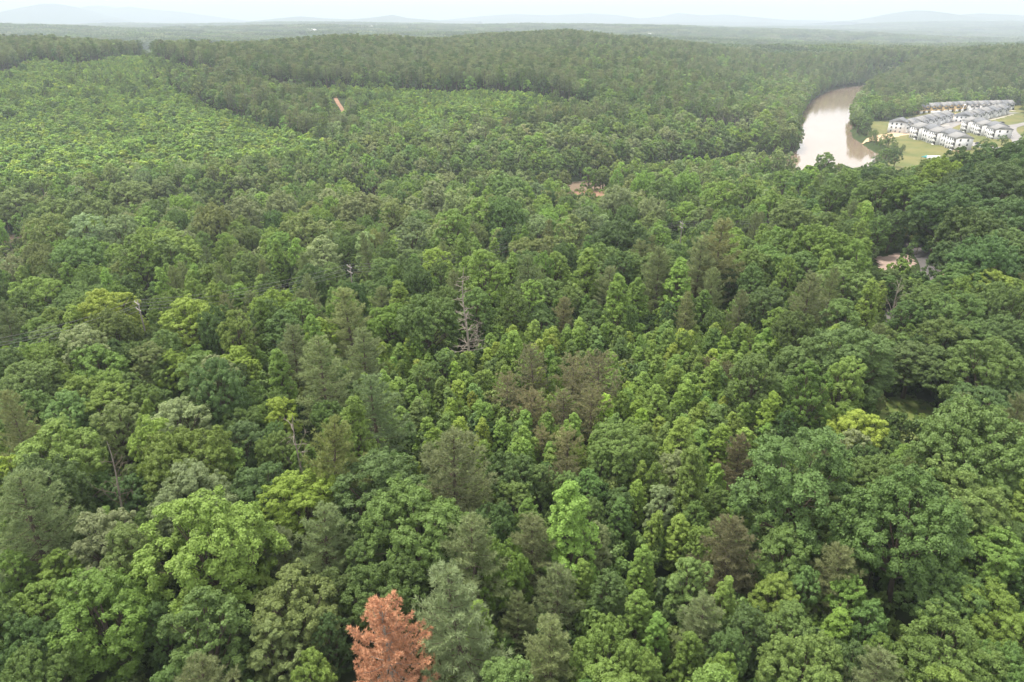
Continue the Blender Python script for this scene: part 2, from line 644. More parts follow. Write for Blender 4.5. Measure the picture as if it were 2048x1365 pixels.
def broadleaf(seed, h, R, base, shape='round', lobes=10, clumps=13, leaves=105, ls=0.33, rc=0.15, limbs=True):
    rng = np.random.default_rng(seed)
    LB = crown_lobes(shape, h, R, base, lobes, rng)
    m = len(LB)
    ax = np.array((0, 0, base + 0.35 * (h - base)))
    outl = nrm(LB[:, :3] - ax)
    k = nrm(rng.normal(size=(m, clumps, 3)) * 0.9 + outl[:, None] * 0.6 + np.array((0, 0, 0.35)))
    cc = LB[:, None, :3] + k * LB[:, None, 3:4] * rng.uniform(0.7, 1.04, (m, clumps, 1)) * np.array((1, 1, 0.9))
    cc = cc.reshape(-1, 3)
    # odd sprays that break the outline
    ns = max(2, len(cc) // 9)
    extra = cc[rng.integers(0, len(cc), ns)]
    extra = extra + nrm(extra - ax) * R * rng.uniform(0.05, 0.16, (ns, 1))
    cc = np.concatenate([cc, extra])
    kk = np.concatenate([k.reshape(-1, 3), nrm(extra - ax)])
    rcs = R * rc * rng.uniform(0.7, 1.35, len(cc))
    rcs[-ns:] *= 0.7
    LV, LF = clump_leaves(cc, rcs, kk, leaves, ls, rng)
    mb = MB()
    lean = rng.normal(size=2) * 0.02 * h
    zs = np.linspace(-0.6, h * 0.86, 8)
    f = zs / h
    P = np.stack([lean[0] * f ** 2 + 0.02 * h * np.sin(f * 5 + seed) * f, lean[1] * f ** 2, zs], 1)
    r0 = 0.021 * h
    mb.tube(P, r0 * np.clip(1.25 - f * 1.3, 0.12, 1.25), 7)
    if limbs:
        for i in range(m - 1):
            c = LB[i, :3]
            z0 = base * 0.75 + (c[2] - base) * 0.45
            fz = z0 / h
            s = np.array((lean[0] * fz ** 2, lean[1] * fz ** 2, z0))
            t = np.linspace(0, 1, 5)[:, None]
            mid = s + (c - s) * t + np.array((0, 0, 1)) * (t * (1 - t)) * -0.12 * R
            mb.tube(mid, r0 * 0.48 * (1.05 - t[:, 0] * 0.8), 5)
            for j in rng.integers(0, clumps, 3):
                e = cc[i * clumps + j]
                s2 = mid[2] + (mid[3] - mid[2]) * rng.uniform(0, 1)
                t3 = np.linspace(0, 1, 3)[:, None]
                mb.tube(s2 + (e - s2) * t3, r0 * 0.2 * (1.05 - t3[:, 0] * 0.8), 4)
    return (LV, LF), mb


def needle_tufts(C, D, k, ln, w, rng, spread=0.75):
    """k thin needle-bundle triangles at each C, splayed about D"""
    n = len(C)
    dirs = nrm(D[:, None] + rng.normal(size=(n, k, 3)) * spread)
    side = nrm(np.cross(dirs, rng.normal(size=(n, k, 3))))
    l = ln * rng.uniform(0.7, 1.25, (n, k, 1))
    b = C[:, None] + dirs * l * 0.05
    V = np.stack([b - side * w, b + side * w, b + dirs * l], 2).reshape(-1, 3)
    return V, np.arange(len(V)).reshape(-1, 3)


def pine(seed, h, R, base, whorls=20, per=6, step=0.42, k=9, ln=0.42, w=0.045, droop=0.0, form='white', bare=0.28, flat=1.0):
    """layered conifer: trunk, whorls of boughs, side twigs, tufts of needles"""
    rng = np.random.default_rng(seed)
    mb = MB()
    zs = np.linspace(-0.6, h, 10)
    f = np.clip(zs / h, 0, 1)
    sway = 0.012 * h
    X = lambda z: sway * np.sin(z * 0.33 + seed) * (z / h)
    P = np.stack([X(zs), X(zs + 3) * 0.6, zs], 1)
    r0 = 0.014 * h + 0.05
    mb.tube(P, r0 * np.clip(1.15 - f, 0.06, 1.2), 7)
    C, D = [], []
    for i in range(whorls):
        t = (i + rng.uniform(0.1, 0.9)) / whorls
        z = base + (h - base) * t ** 0.92
        if form == 'white':
            prof = (1 - t) ** 0.58 * (0.70 + 0.30 * min(1, t * 5))
        elif form == 'broad':
            prof = (1 - t) ** 0.45 * (0.8 + 0.2 * min(1, t * 5))
        elif form == 'round':
            prof = math.sqrt(max(0.02, 1 - ((t - 0.42) / 0.60) ** 2))
        else:
            prof = (1 - t) ** 0.9
        n = max(3, int(per * (0.65 + 0.35 * (1 - t)) + rng.uniform(-1, 1)))
        th0 = rng.uniform(0, 6.28)
        for j in range(n):
            L = R * prof * rng.uniform(0.55, 1.18) + 0.3
            th = th0 + j * 6.283 / n + rng.uniform(-0.25, 0.25)
            up = (0.75 * t ** 1.5 + 0.10 - droop * (1 - t)) + rng.uniform(-0.1, 0.12)
            ns = 5
            s = np.linspace(0, 1, ns)
            hd = np.array((math.cos(th), math.sin(th)))
            hor = L * s * math.cos(up * 0.8)
            ver = L * (s * math.sin(up) - 0.20 * np.sin(s * math.pi) * (1 - t) + 0.12 * s ** 3)
            B = np.stack([float(X(z)) + hd[0] * hor, float(X(z + 3)) * 0.6 + hd[1] * hor, z + ver], 1)
            mb.tube(B, r0 * (0.10 + 0.16 * prof) * (1.1 - s), 4)
            # tufts along the outer bough and along side twigs lying flat in the layer
            nt = max(3, int(L * (1 - bare * (1 - t)) / step * 2.6))
            q = np.clip(bare * (1 - t) + (1 - bare * (1 - t)) * rng.uniform(0, 1, nt) ** 0.75, 0, 1)
            base_p = np.stack([np.interp(q, s, B[:, a]) for a in range(3)], 1)
            lat = rng.uniform(-1, 1, nt) * (0.10 + 0.36 * np.sin(np.clip(q, 0, 1) * math.pi * 0.86)) * L * 0.62 * flat
            perp = np.array((-hd[1], hd[0], 0))
            c = base_p + perp * lat[:, None] + np.array((hd[0], hd[1], 0)) * (np.abs(lat) * 0.35)[:, None]
            c[:, 2] += rng.normal(size=nt) * 0.07 - np.abs(lat) * 0.05
            d = np.stack([hd[0] + perp[0] * np.sign(lat) * 0.6, hd[1] + perp[1] * np.sign(lat) * 0.6, np.full(nt, 0.75)], 1)
            C.append(c)
            D.append(nrm(d))
    C.append(np.array([[X(h), X(h + 3) * 0.6, h - 0.1]] * 4) + rng.normal(size=(4, 3)) * 0.12)
    D.append(np.array([[0, 0, 1.0]] * 4))
    return needle_tufts(np.concatenate(C), np.concatenate(D), k, ln, w, rng), mb


def dead_tree(seed, h, spread, n=16, fork=False, conifer=True):
    """bare weathered tree: trunk, limbs, twigs"""
    rng = np.random.default_rng(seed)
    tr, br = MB(), MB()
    zs = np.linspace(-0.6, h, 9)
    f = np.clip(zs / h, 0, 1)
    X = lambda z: 0.03 * h * np.sin(z * 0.25 + seed) * (z / h)
    P = np.stack([X(zs), X(zs + 4) * 0.7, zs], 1)
    r0 = 0.0105 * h + 0.03
    tr.tube(P, r0 * np.clip(1.1 - f * 0.95, 0.1, 1.2), 7)
    for i in range(n):
        t = rng.uniform(0.3, 0.97) if conifer else rng.uniform(0.35, 0.9)
        z = h * t
        th = rng.uniform(0, 6.28)
        L = spread * (1.15 - t) * rng.uniform(0.5, 1.2) + 0.5
        e = rng.uniform(-0.15, 0.25) if conifer else rng.uniform(0.4, 1.1)
        s = np.linspace(0, 1, 5)
        hd = (math.cos(th), math.sin(th))
        B = np.stack([float(X(z)) + hd[0] * L * s * math.cos(e), float(X(z + 4)) * 0.7 + hd[1] * L * s * math.cos(e),
                      z + L * s * math.sin(e) + 0.15 * L * s ** 2 * rng.uniform(-1, 1)], 1)
        B[1:-1] += rng.normal(size=(3, 3)) * 0.05 * L
        br.tube(B, r0 * 0.25 * (1.08 - s * 0.9), 5)
        for _ in range(4):
            a = rng.uniform(0.35, 0.95)
            p = np.array([np.interp(a, s, B[:, c]) for c in range(3)])
            dd = nrm(np.array((hd[0], hd[1], 0.5)) + rng.normal(size=3) * 0.7)
            l2 = L * rng.uniform(0.18, 0.4)
            tt = np.linspace(0, 1, 3)[:, None]
            br.tube(p + dd * l2 * tt, r0 * 0.13 * (1.1 - tt[:, 0] * 0.8), 4)
    return tr, br


# prototypes: (crown mesh, trunk mesh, height, crown radius)
PROTO = {}


def add_proto(key, leaf, mb, h, R, mat, bark=None):
    V, F = leaf
    cm = new_mesh(key + "_crown", V, [F], [mat])
    tm = mb.mesh(key + "_trunk", bark or M_BARK, True)
    PROTO.setdefault(key, []).append((cm, tm, h, R))


def joined(key, leaf, mb, mat, bark=None):
    V, F = leaf
    tv = np.concatenate(mb.v)
    tq = np.concatenate(mb.q) + len(V)
    return new_mesh(key, np.concatenate([V, tv]), [F, tq], [mat, bark or M_BARK], [0] * len(F) + [1] * len(tq))


for s in range(6):
    add_proto('round', *broadleaf(100 + s, 18, 6.0, 4.6, 'round', 15 + s, 28, 108, 0.235, 0.105), 18, 6.0, M_LEAF)
for s in range(3):
    add_proto('spread', *broadleaf(130 + s, 17, 7.0, 5.0, 'spread', 23, 24, 100, 0.25, 0.092), 17, 7.0, M_LEAF)
for s in range(6):
    add_proto('oval', *broadleaf(160 + s, 18, 4.6, 3.0, 'oval', 15 + s, 23, 92, 0.225, 0.115), 18, 4.6, M_LEAF)
for s in range(5):
    add_proto('poplar', *broadleaf(200 + s, 20, 4.0, 2.5, 'cone', 28, 16, 80, 0.225, 0.14), 20, 4.0, M_LEAF)
for s in range(5):
    add_proto('sapling', *broadleaf(240 + s, 9, 2.1, 0.9, 'cone', 19, 12, 58, 0.19, 0.17, False), 9, 2.1, M_LEAF)
for s in range(6):
    add_proto('pine', *pine(300 + s, 19, 5.0, 3.6, 16, 7, 0.26, 12, 0.50, 0.042, 0.04, 'white', 0.30, 0.78), 19, 5.0, M_NEEDLE)
for s in range(3):
    add_proto('scrubpine', *pine(340 + s, 12, 2.8, 3.0, 12, 6, 0.30, 11, 0.36, 0.036, 0.0, 'round', 0.28, 0.85), 12, 2.8, M_NEEDLE)

LIB = {}


def library(name, items):
    """meshes that stand in a collection outside the scene, for the instanced woods"""
    c = bpy.data.collections.new(name)
    for i, me in enumerate(items):
        c.objects.link(bpy.data.objects.new("%s_%02d" % (name, i), me))
    LIB[name] = c
    return c


far_items = []
for s in range(4):                                              # 0-3 mid broadleaf
    far_items.append(joined("wood_b%d" % s, *broadleaf(500 + s, 17, 5.2, 3.5, ('round', 'oval', 'round', 'spread')[s], 9, 8, 30, 0.75, 0.19), M_LEAF))
for s in range(3):                                              # 4-6 tall stand pine, bare trunk
    far_items.append(joined("wood_p%d" % s, *pine(520 + s, 21, 2.9, 10.5, 9, 5, 0.9, 6, 0.95, 0.13, 0.0, 'round'), M_NEEDLE))
for s in range(3):                                              # 7-9 plantation saplings
    far_items.append(joined("wood_s%d" % s, *broadleaf(540 + s, 6, 2.0, 0.4, 'cone', 8, 5, 12, 0.62, 0.26, False), M_LEAF))
for s in range(3):                                              # 10-12 far broadleaf
    far_items.append(joined("wood_f%d" % s, *broadleaf(560 + s, 16, 4.8, 3.0, ('round', 'oval', 'round')[s], 7, 6, 12, 1.25, 0.24, False), M_LEAF))
for s in range(2):                                              # 13-14 undergrowth shrubs
    far_items.append(joined("wood_u%d" % s, *broadleaf(580 + s, 3.2, 2.0, 0.2, 'spread', 6, 6, 26, 0.36, 0.22, False), M_LEAF))
library("wood", far_items)


def forest_patch(seed, size, n):
    """a piece of far canopy: n small crowns"""
    rng = np.random.default_rng(seed)
    Vs, Fs, k = [], [], 0
    for i in range(n):
        x, y = rng.uniform(-size / 2, size / 2, 2)
        h, R = rng.uniform(11, 19), rng.uniform(3.0, 5.0)
        m = 26
        d = nrm(rng.normal(size=(m, 3)) + np.array((0, 0, 0.6)))
        C = np.array((x, y, h * 0.62)) + d * np.array((R, R, h * 0.36)) * rng.uniform(0.75, 1.1, (m, 1))
        V, F = leaf_quads(C, nrm(d + rng.normal(size=(m, 3)) * 0.45), 2.7, 2.2, rng)
        Vs.append(V)
        Fs.append(F + k)
        k += len(V)
    return new_mesh("canopy_patch", np.concatenate(Vs), [np.concatenate(Fs)], [M_LEAF])


library("canopy", [forest_patch(600 + s, 46, 62) for s in range(4)])


def scatter(name, lib, P, idx, rz, sc, tint, label, cat):
    """ONE object that scatters the library's meshes over the given points"""
    me = bpy.data.meshes.new(name)
    P = np.asarray(P, np.float32)
    me.vertices.add(len(P))
    me.vertices.foreach_set("co", P.ravel())
    a = me.attributes.new("idx", 'INT', 'POINT')
    a.data.foreach_set("value", np.asarray(idx, np.int32))
    a = me.attributes.new("rz", 'FLOAT', 'POINT')
    a.data.foreach_set("value", np.asarray(rz, np.float32))
    a = me.attributes.new("sc", 'FLOAT_VECTOR', 'POINT')
    a.data.foreach_set("vector", np.asarray(sc, np.float32).ravel())
    a = me.attributes.new("tint", 'FLOAT_VECTOR', 'POINT')
    a.data.foreach_set("vector", np.asarray(tint, np.float32).ravel())
    o = link(name, me)
    tag(o, label, cat, None, "stuff")
    ng = bpy.data.node_groups.new(name + "_scatter", 'GeometryNodeTree')
    ng.interface.new_socket("Geometry", in_out='INPUT', socket_type='NodeSocketGeometry')
    ng.interface.new_socket("Geometry", in_out='OUTPUT', socket_type='NodeSocketGeometry')
    N, L = ng.nodes, ng.links
    gi, go = N.new("NodeGroupInput"), N.new("NodeGroupOutput")
    ci = N.new("GeometryNodeCollectionInfo")
    ci.inputs["Collection"].default_value = LIB[lib]
    ci.inputs["Separate Children"].default_value = True
    ci.inputs["Reset Children"].default_value = True
    ip = N.new("GeometryNodeInstanceOnPoints")
    ip.inputs["Pick Instance"].default_value = True

    def named(nm, ty):
        n = N.new("GeometryNodeInputNamedAttribute")
        n.data_type = ty
        n.inputs[0].default_value = nm
        return n.outputs[0]
    L.new(gi.outputs[0], ip.inputs["Points"])
    L.new(ci.outputs[0], ip.inputs["Instance"])
    L.new(named("idx", 'INT'), ip.inputs["Instance Index"])
    cx = N.new("ShaderNodeCombineXYZ")
    L.new(named("rz", 'FLOAT'), cx.inputs[2])
    L.new(cx.outputs[0], ip.inputs["Rotation"])
    L.new(named("sc", 'FLOAT_VECTOR'), ip.inputs["Scale"])
    L.new(ip.outputs[0], go.inputs[0])
    md = o.modifiers.new("scatter", 'NODES')
    md.node_group = ng
    return o

# ------------------------------------------------------------------ ground, river, fields, roads
def build_ground():
    rad = [4.0]
    while rad[-1] < 26000:
        r = rad[-1]
        rad.append(r + (max(2.2, r * 0.0125) if r < 1400 else r * 0.025))
    ang = np.concatenate([np.arange(-52, 52.01, 0.4), np.arange(56, 305, 4.0)])
    A, Rr = np.meshgrid(np.radians(ang), np.array(rad), indexing='ij')
    X, Y = Rr * np.sin(A), Rr * np.cos(A)
    Z = ground(X.ravel(), Y.ravel())
    na, nr = A.shape
    V = np.stack([X.ravel(), Y.ravel(), Z], 1)
    i = np.arange(na)[:, None]
    j = np.arange(nr - 1)[None]
    i2 = (i + 1) % na
    Q = np.stack([i * nr + j, i * nr + j + 1, i2 * nr + j + 1, i2 * nr + j], -1).reshape(-1, 4)
    V = np.concatenate([V, [[0, 0, g1(0, 0)]]])
    c = len(V) - 1
    T = np.stack([np.full(na, c), np.arange(na) * nr, ((np.arange(na) + 1) % na) * nr], 1)
    o = link("ground", new_mesh("ground", V, [Q, T], [M_GROUND], smooth=True))
    return tag(o, "rolling wooded ground under the trees out to the horizon", "ground", None, "structure")


build_ground()


def sheet(name, keep, box, step, mat, off, label, cat, flat=None):
    """a sheet over the ground on the grid cells that keep() accepts"""
    x0, x1, y0, y1 = box
    gx, gy = np.arange(x0, x1 + step, step), np.arange(y0, y1 + step, step)
    X, Y = np.meshgrid(gx, gy, indexing='ij')
    cx, cy = X[:-1, :-1] + step / 2, Y[:-1, :-1] + step / 2
    k = keep(cx.ravel(), cy.ravel()).reshape(cx.shape)
    Z = np.full(X.size, flat) if flat is not None else ground(X.ravel(), Y.ravel()) + off
    V = np.stack([X.ravel(), Y.ravel(), Z], 1)
    nx, ny = X.shape
    ii, jj = np.nonzero(k)
    Q = np.stack([ii * ny + jj, (ii + 1) * ny + jj, (ii + 1) * ny + jj + 1, ii * ny + jj + 1], 1)
    used = np.unique(Q)
    remap = np.full(len(V), -1)
    remap[used] = np.arange(len(used))
    o = link(name, new_mesh(name, V[used], [remap[Q]], [mat], smooth=True))
    return tag(o, label, cat, None, "structure")


sheet("river", lambda x, y: river_edge(x, y) < 7, (-560, 1000, 150, 1450), 8.0, M_WATER, 0, "wide muddy brown river winding past the apartments", "river", flat=0.0)


def wpoly(px, z):
    return [at(u, v, z) for u, v in px]


FIELD = wpoly([(1706, 292), (1716, 262), (1712, 241), (1800, 238), (1850, 224), (2040, 219), (2080, 300), (1990, 314), (1900, 326), (1830, 350), (1790, 350), (1762, 334), (1733, 308)], 5)
edge_n = lambda x, y: 6 * fbm(x / 14, y / 14, 9, 3)
sheet("field", lambda x, y: in_poly(x + edge_n(x, y), y + edge_n(y, x), FIELD) & (river_edge(x, y) > 9), (200, 620, 400, 790), 2.5, M_GRASS, 0.30,
      "mown yellow-green grass field between the river and the apartments", "field")
CLEAR = wpoly([(1762, 800), (1800, 782), (1850, 800), (1905, 842), (1850, 875), (1785, 865), (1745, 830)], 28)
sheet("clearing", lambda x, y: in_poly(x, y, CLEAR), (40, 110, 80, 125), 0.8, M_GRASS2, 0.15, "small shaded grass clearing among the broad trees", "grass")
MEADOW = wpoly([(1025, 372), (1215, 372), (1230, 402), (1130, 412), (1030, 405)], 5)
sheet("meadow", lambda x, y: in_poly(x + edge_n(x, y) * 0.4, y, MEADOW) & (river_edge(x, y) > 2), (-10, 110, 330, 420), 2.0, M_GRASS, 0.30, "pale rough grass opening beside the near river bank", "grass")


def clay(name, px, z, label, box_pad=12, step=1.6, mat=None, off=0.34):
    P = wpoly(px, z)
    xs, ys = [p[0] for p in P], [p[1] for p in P]
    return sheet(name, lambda x, y: in_poly(x + 1.5 * fbm(x / 5, y / 5, 4, 2), y + 1.5 * fbm(x / 5, y / 5, 8, 2), P),
                 (min(xs) - box_pad, max(xs) + box_pad, min(ys) - box_pad, max(ys) + box_pad), step, mat or M_CLAY, off, label, "bare soil")


clay("clay_bank", [(1095, 379), (1140, 376), (1206, 378), (1210, 390), (1180, 396), (1165, 387), (1100, 384)], 5.5, "strip of bare orange clay at the back of the grass opening")
clay("clay_bank", [(705, 396), (765, 397), (770, 410), (712, 414)], 5, "orange clay river bank glimpsed between olive trees", off=0.5)
clay("clay_bank", [(420, 428), (466, 426), (470, 452), (430, 456)], 5, "orange clay river bank showing beside a bare pale trunk", off=0.5)
clay("clay_bank", [(-20, 476), (60, 472), (85, 492), (40, 506), (-20, 508)], 5, "broad orange clay river bank by leafless grey branches", off=0.5)
clay("sandy_ground", [(1725, 276), (1782, 263), (1812, 262), (1838, 266), (1800, 272), (1752, 281)], 5, "strip of pale sandy soil running across the field", mat=M_SAND, off=0.42)
clay("sandy_ground", [(1900, 302), (1925, 297), (1935, 303), (1918, 308)], 5, "pale sandy pad at the end of the apartment block", mat=M_SAND, off=0.42)
clay("sandy_ground", [(1840, 268), (1880, 257), (1925, 241), (1930, 245), (1890, 260), (1850, 270)], 6, "pale sandy verge along the street before the stepping row", mat=M_SAND, off=0.40)
clay("sandy_ground", [(1880, 228), (1990, 222), (1990, 233), (1915, 238), (1895, 246)], 7, "bare building site soil between the townhouse rows", mat=M_SAND, off=0.42)


def strip(name, pts, width, mat, off, label, cat, it=3):
    p = _smooth_line([(x, y, width) for x, y in pts], it)
    d = np.gradient(p[:, :2], axis=0)
    d = d / (np.linalg.norm(d, axis=1, keepdims=True) + 1e-9)
    nn = np.stack([-d[:, 1], d[:, 0]], 1)
    V = []
    for k in np.linspace(-0.5, 0.5, 4):
        q = p[:, :2] + nn * (k * width)
        V.append(np.column_stack([q, ground(q[:, 0], q[:, 1]) + off]))
    n = len(p)
    V = np.concatenate(V)
    Q = []
    for k in range(3):
        i = np.arange(n - 1)
        Q.append(np.stack([k * n + i, k * n + i + 1, (k + 1) * n + i + 1, (k + 1) * n + i], 1))
    o = link(name, new_mesh(name, V, [np.concatenate(Q)[:, ::-1]], [mat], smooth=True))
    return tag(o, label, cat, None, "structure")


_trk = [at(660, 184, 27), at(668, 195, 25), at(674, 208, 23), at(684, 222, 20), at(692, 240, 17)]
strip("dirt_track", _trk, 3.4, M_CLAY, 0.5, "thin red dirt track climbing through the young plantation", "dirt track")
strip("road", [at(1790, 470, 25), at(1838, 505, 25), at(1856, 530, 25), at(1862, 550, 25), at(1850, 580, 25), at(1828, 615, 25), at(1790, 650, 25), at(1700, 700, 25)], 5.2, M_ASPHALT, 0.28,
      "narrow dark asphalt road bending down between the trees", "road")
strip("clay_verge", [at(1848, 505, 25), at(1868, 530, 25), at(1876, 549, 25), at(1868, 575, 25)], 3.2, M_CLAY, 0.22, "orange clay verge along the asphalt road bend", "bare soil")
clay("gravel_lot", [(1752, 509), (1800, 506), (1830, 520), (1822, 540), (1765, 545)], 25, "pinkish gravel lot beside the asphalt road", step=1.0, mat=M_GRAVEL, off=0.2)
strip("street", [at(1862, 264, 6), at(1880, 255, 6), at(1905, 247, 6), at(1935, 236, 7), at(1960, 230, 7), at(2030, 228, 8)], 15, M_STREET, 0.45, "pale asphalt street between the white apartment rows", "street")
strip("street", [at(1905, 284, 5), at(1945, 293, 5), at(1975, 303, 5), at(2010, 306, 5), at(2040, 302, 5), at(2038, 288, 6), at(2015, 270, 6), at(2018, 258, 6), at(2060, 246, 9)], 10, M_STREET, 0.50,
      "curving pale asphalt drive round the end apartments", "street")

# ------------------------------------------------------------------ apartments and townhouses
M_WALL = plain("white_siding", (0.64, 0.64, 0.65), 0.7, 0.05, 0.5)
M_TAN = plain("tan_sheathing", (0.52, 0.38, 0.20), 0.8, 0.18, 0.25)
M_ROOF = plain("grey_shingles", (0.16, 0.165, 0.18), 0.85, 0.2, 1.2)
M_ROOF2 = plain("pale_grey_shingles", (0.225, 0.222, 0.222), 0.85, 0.2, 1.2)
M_GLASS = plain("window_glass", (0.075, 0.085, 0.10), 0.15, 0.1, 1.0, 0.6)
M_DARK = plain("dark_paint_and_shade", (0.07, 0.062, 0.060), 0.8, 0.2, 1.0)  # dark parts, and shade painted onto panels where openings would be
M_TRIM = plain("white_trim", (0.78, 0.78, 0.78), 0.6, 0.04, 1.0)

_b = MB(); _b.box(-0.62, 0.62, -0.10, 0.06, 0, 1.6)
WIN = _b.mesh("window", M_GLASS)
_b = MB(); _b.box(-1.35, 1.35, -0.09, 0.06, 0, 2.35)
GAR = _b.mesh("garage_door", M_TRIM)
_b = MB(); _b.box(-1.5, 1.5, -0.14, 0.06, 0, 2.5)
DARK_PANEL = _b.mesh("balcony_shade_panel", M_DARK)  # solid panel on the wall; its dark colour paints a balcony's inner shade
_b = MB(); _b.box(-1.6, 1.6, -1.1, -0.98, 0, 1.0); _b.box(-1.6, 1.6, -1.1, 0.05, -0.16, -0.02)
RAIL = _b.mesh("balcony", M_TRIM)


def gable(mb, x0, x1, y0, y1, z, rise, along, over=0.5):
    if along == 'x':
        ym = (y0 + y1) / 2
        mb.prism([(y0 - over, z), (y1 + over, z), (y1 + over, z + 0.25), (ym, z + rise), (y0 - over, z + 0.25)], 0, x0 - over, x1 + over)
    else:
        xm = (x0 + x1) / 2
        mb.prism([(x0 - over, z), (x1 + over, z), (x1 + over, z + 0.25), (xm, z + rise), (x0 - over, z + 0.25)], 1, y0 - over, y1 + over)


def put(me, name, parent, x, y, z, rz=0):
    o = link(name, me, parent)
    o.location = (x, y, z)
    o.rotation_euler = (0, 0, rz)
    return o


def apartment(p0, p1, depth, label, segs=5, sh=3.0):
    """three-storey stepped block; facade runs p0 -> p1, facing right of travel"""
    L = math.dist(p0, p1)
    rz = math.atan2(p1[1] - p0[1], p1[0] - p0[0])
    z0 = min(g1(*p0), g1(*p1)) + 0.1
    r = empty("apartment_building", (p0[0], p0[1], z0), rz)
    tag(r, label, "building", "white apartment blocks by the river")
    w = L / segs
    wall = MB()
    H = 3 * sh + 0.4
    for i in range(segs):
        off = (0.0, 2.2, 0.6, 2.6, 0.2)[i % 5]
        x0, x1 = i * w + (0.01 if i else 0), (i + 1) * w
        top = H + (0.0, 0.5, 0.0, 0.6, -0.2)[i % 5]
        wall.box(x0, x1, off, off + depth, -1.5, top)
        rf = MB()
        gable(rf, x0, x1, off, off + depth, top + 0.003, 3.0, 'x', 0.35)
        if i % 2:
            gable(rf, x0 + w * 0.25, x1 - w * 0.25, off - 0.6, off + depth * 0.55, top + 0.006, 2.3, 'y', 0.3)
        rf.build("roof", M_ROOF if i % 2 else M_ROOF2, r)
        for s in range(3):
            z = s * sh + 1.1
            xs = [x0 + w * f for f in ((0.18, 0.42, 0.62) if i % 2 == 0 else (0.3, 0.55))]
            for xw in xs:
                put(WIN, "window", r, xw, off - 0.003, z)
            if i % 2 == 0:
                xb = x0 + w * 0.86
                put(DARK_PANEL, "balcony_shade_panel", r, xb, off - 0.003, s * sh + 0.3)
                put(RAIL, "balcony", r, xb, off, s * sh + 0.3)
            for xw in xs[:2]:
                put(WIN, "window", r, xw, off + depth + 0.003, z, math.pi)
    for s in range(3):
        for f in (0.25, 0.7):
            put(WIN, "window", r, L + 0.003, 0.2 + depth * f, s * sh + 1.1, math.pi / 2)
            put(WIN, "window", r, -0.003, depth * f, s * sh + 1.1, -math.pi / 2)
    put(DARK_PANEL, "doorway", r, L + 0.003, 0.2 + depth * 0.48, 0.1, math.pi / 2)
    wall.build("wall", M_WALL, r)
    return r


def townhouses(p0, p1, depth, label, units, storeys=2, tan=0, sh=2.9, first3=False):
    L = math.dist(p0, p1)
    rz = math.atan2(p1[1] - p0[1], p1[0] - p0[0])
    za, zb = g1(*p0), g1(*p1)
    r = empty("townhouse_row", (p0[0], p0[1], za), rz)
    tag(r, label, "building", "townhouse rows above the field")
    w = L / units
    for i in range(units):
        zz = (zb - za) * (i + 0.5) / units
        x0, x1 = i * w + 0.01, (i + 1) * w
        off = (0.0, 1.3)[i % 2]
        n = 3 if (first3 and i == 0) else storeys
        H = n * sh + 0.4
        m = M_TAN if i < tan else M_WALL
        wb = MB()
        wb.box(x0, x1, off, off + depth, zz - 2.5, zz + H)
        wb.box(x0 + w * 0.14, x0 + w * 0.62, off - 1.4, off - 0.004, zz - 2.5, zz + H - 0.5)
        # gable wall of the front bay
        xm = x0 + w * 0.38
        wb.prism([(x0 + w * 0.14, zz + H - 0.5), (x0 + w * 0.62, zz + H - 0.5), (xm, zz + H + 1.5)], 1, off - 1.4, off + 0.5)
        wb.build("wall", m, r)
        rf = MB()
        gable(rf, x0, x1, off, off + depth, zz + H + 0.003, 3.2, 'x', 0.4)
        rf.build("roof", M_ROOF2 if i % 3 else M_ROOF, r)
        rb = MB()
        for sg in (-1, 1):
            ex = xm + sg * (w * 0.24 + 0.35)
            rb.prism([(xm, zz + H + 1.52), (xm, zz + H + 1.72), (ex, zz + H - 0.42), (ex, zz + H - 0.62)][::sg], 1, off - 1.75, off + 1.5)
        rb.build("roof", M_ROOF, r)
        put(GAR, "garage_door", r, xm, off - 1.404, zz + 0.15)
        for s in range(1, n):
            put(WIN, "window", r, x0 + w * 0.28, off - 1.404, zz + s * sh + 0.9)
            put(WIN, "window", r, x0 + w * 0.48, off - 1.404, zz + s * sh + 0.9)
            put(WIN, "window", r, x0 + w * 0.8, off - 0.004, zz + s * sh + 0.9)
        put(DARK_PANEL, "doorway", r, x0 + w * 0.82, off - 0.006, zz + 0.1)
        if not tan:
            db = MB()
            db.box(xm - 1.7, xm + 1.7, off - 8.2, off - 1.5, zz - 0.5, zz + 0.62)
            db.build("driveway", M_CONC, r)
        if i == 0:
            for s in range(n):
                for f in (0.22, 0.5, 0.78):
                    put(WIN, "window", r, x0 - 0.003, depth * f, zz + s * sh + 0.9, -math.pi / 2)
    return r


apartment(at(1817, 276, 5), at(1906, 303.5, 5), 12, "nearest white three-storey apartment block standing alone on the grass field", 5)
apartment(at(1919, 262, 6), at(1985, 283, 6), 12, "white three-storey apartment block beside the curving drive", 5)
townhouses(at(1806, 266, 5), at(1908, 240, 7), 13, "long white townhouse row stepping away behind the sandy strip", 12, 2, first3=True)
townhouses(at(1936, 246, 7), at(2019, 230, 8), 13, "white townhouse row rising behind the drive-side apartment block", 10, 2)
townhouses(at(1838, 219.5, 8), at(1932, 220.5, 8), 12, "unfinished tan-sheathed townhouse row against the dark woods", 8, 2, tan=8)
townhouses(at(1936, 220.5, 8), at(2028, 221, 8), 12, "finished white townhouse row against the dark woods", 8, 2)

# ------------------------------------------------------------------ cars and site plant
M_TYRE = plain("tyre_rubber", (0.025, 0.025, 0.027), 0.9, 0.1)
CARPAINT = {"black": plain("black_paint", (0.02, 0.021, 0.024), 0.3, 0.05, 1, 0.6), "white": plain("white_paint", (0.78, 0.78, 0.78), 0.35, 0.03, 1, 0.5),
            "grey": plain("grey_paint", (0.16, 0.165, 0.18), 0.35, 0.05, 1, 0.5)}


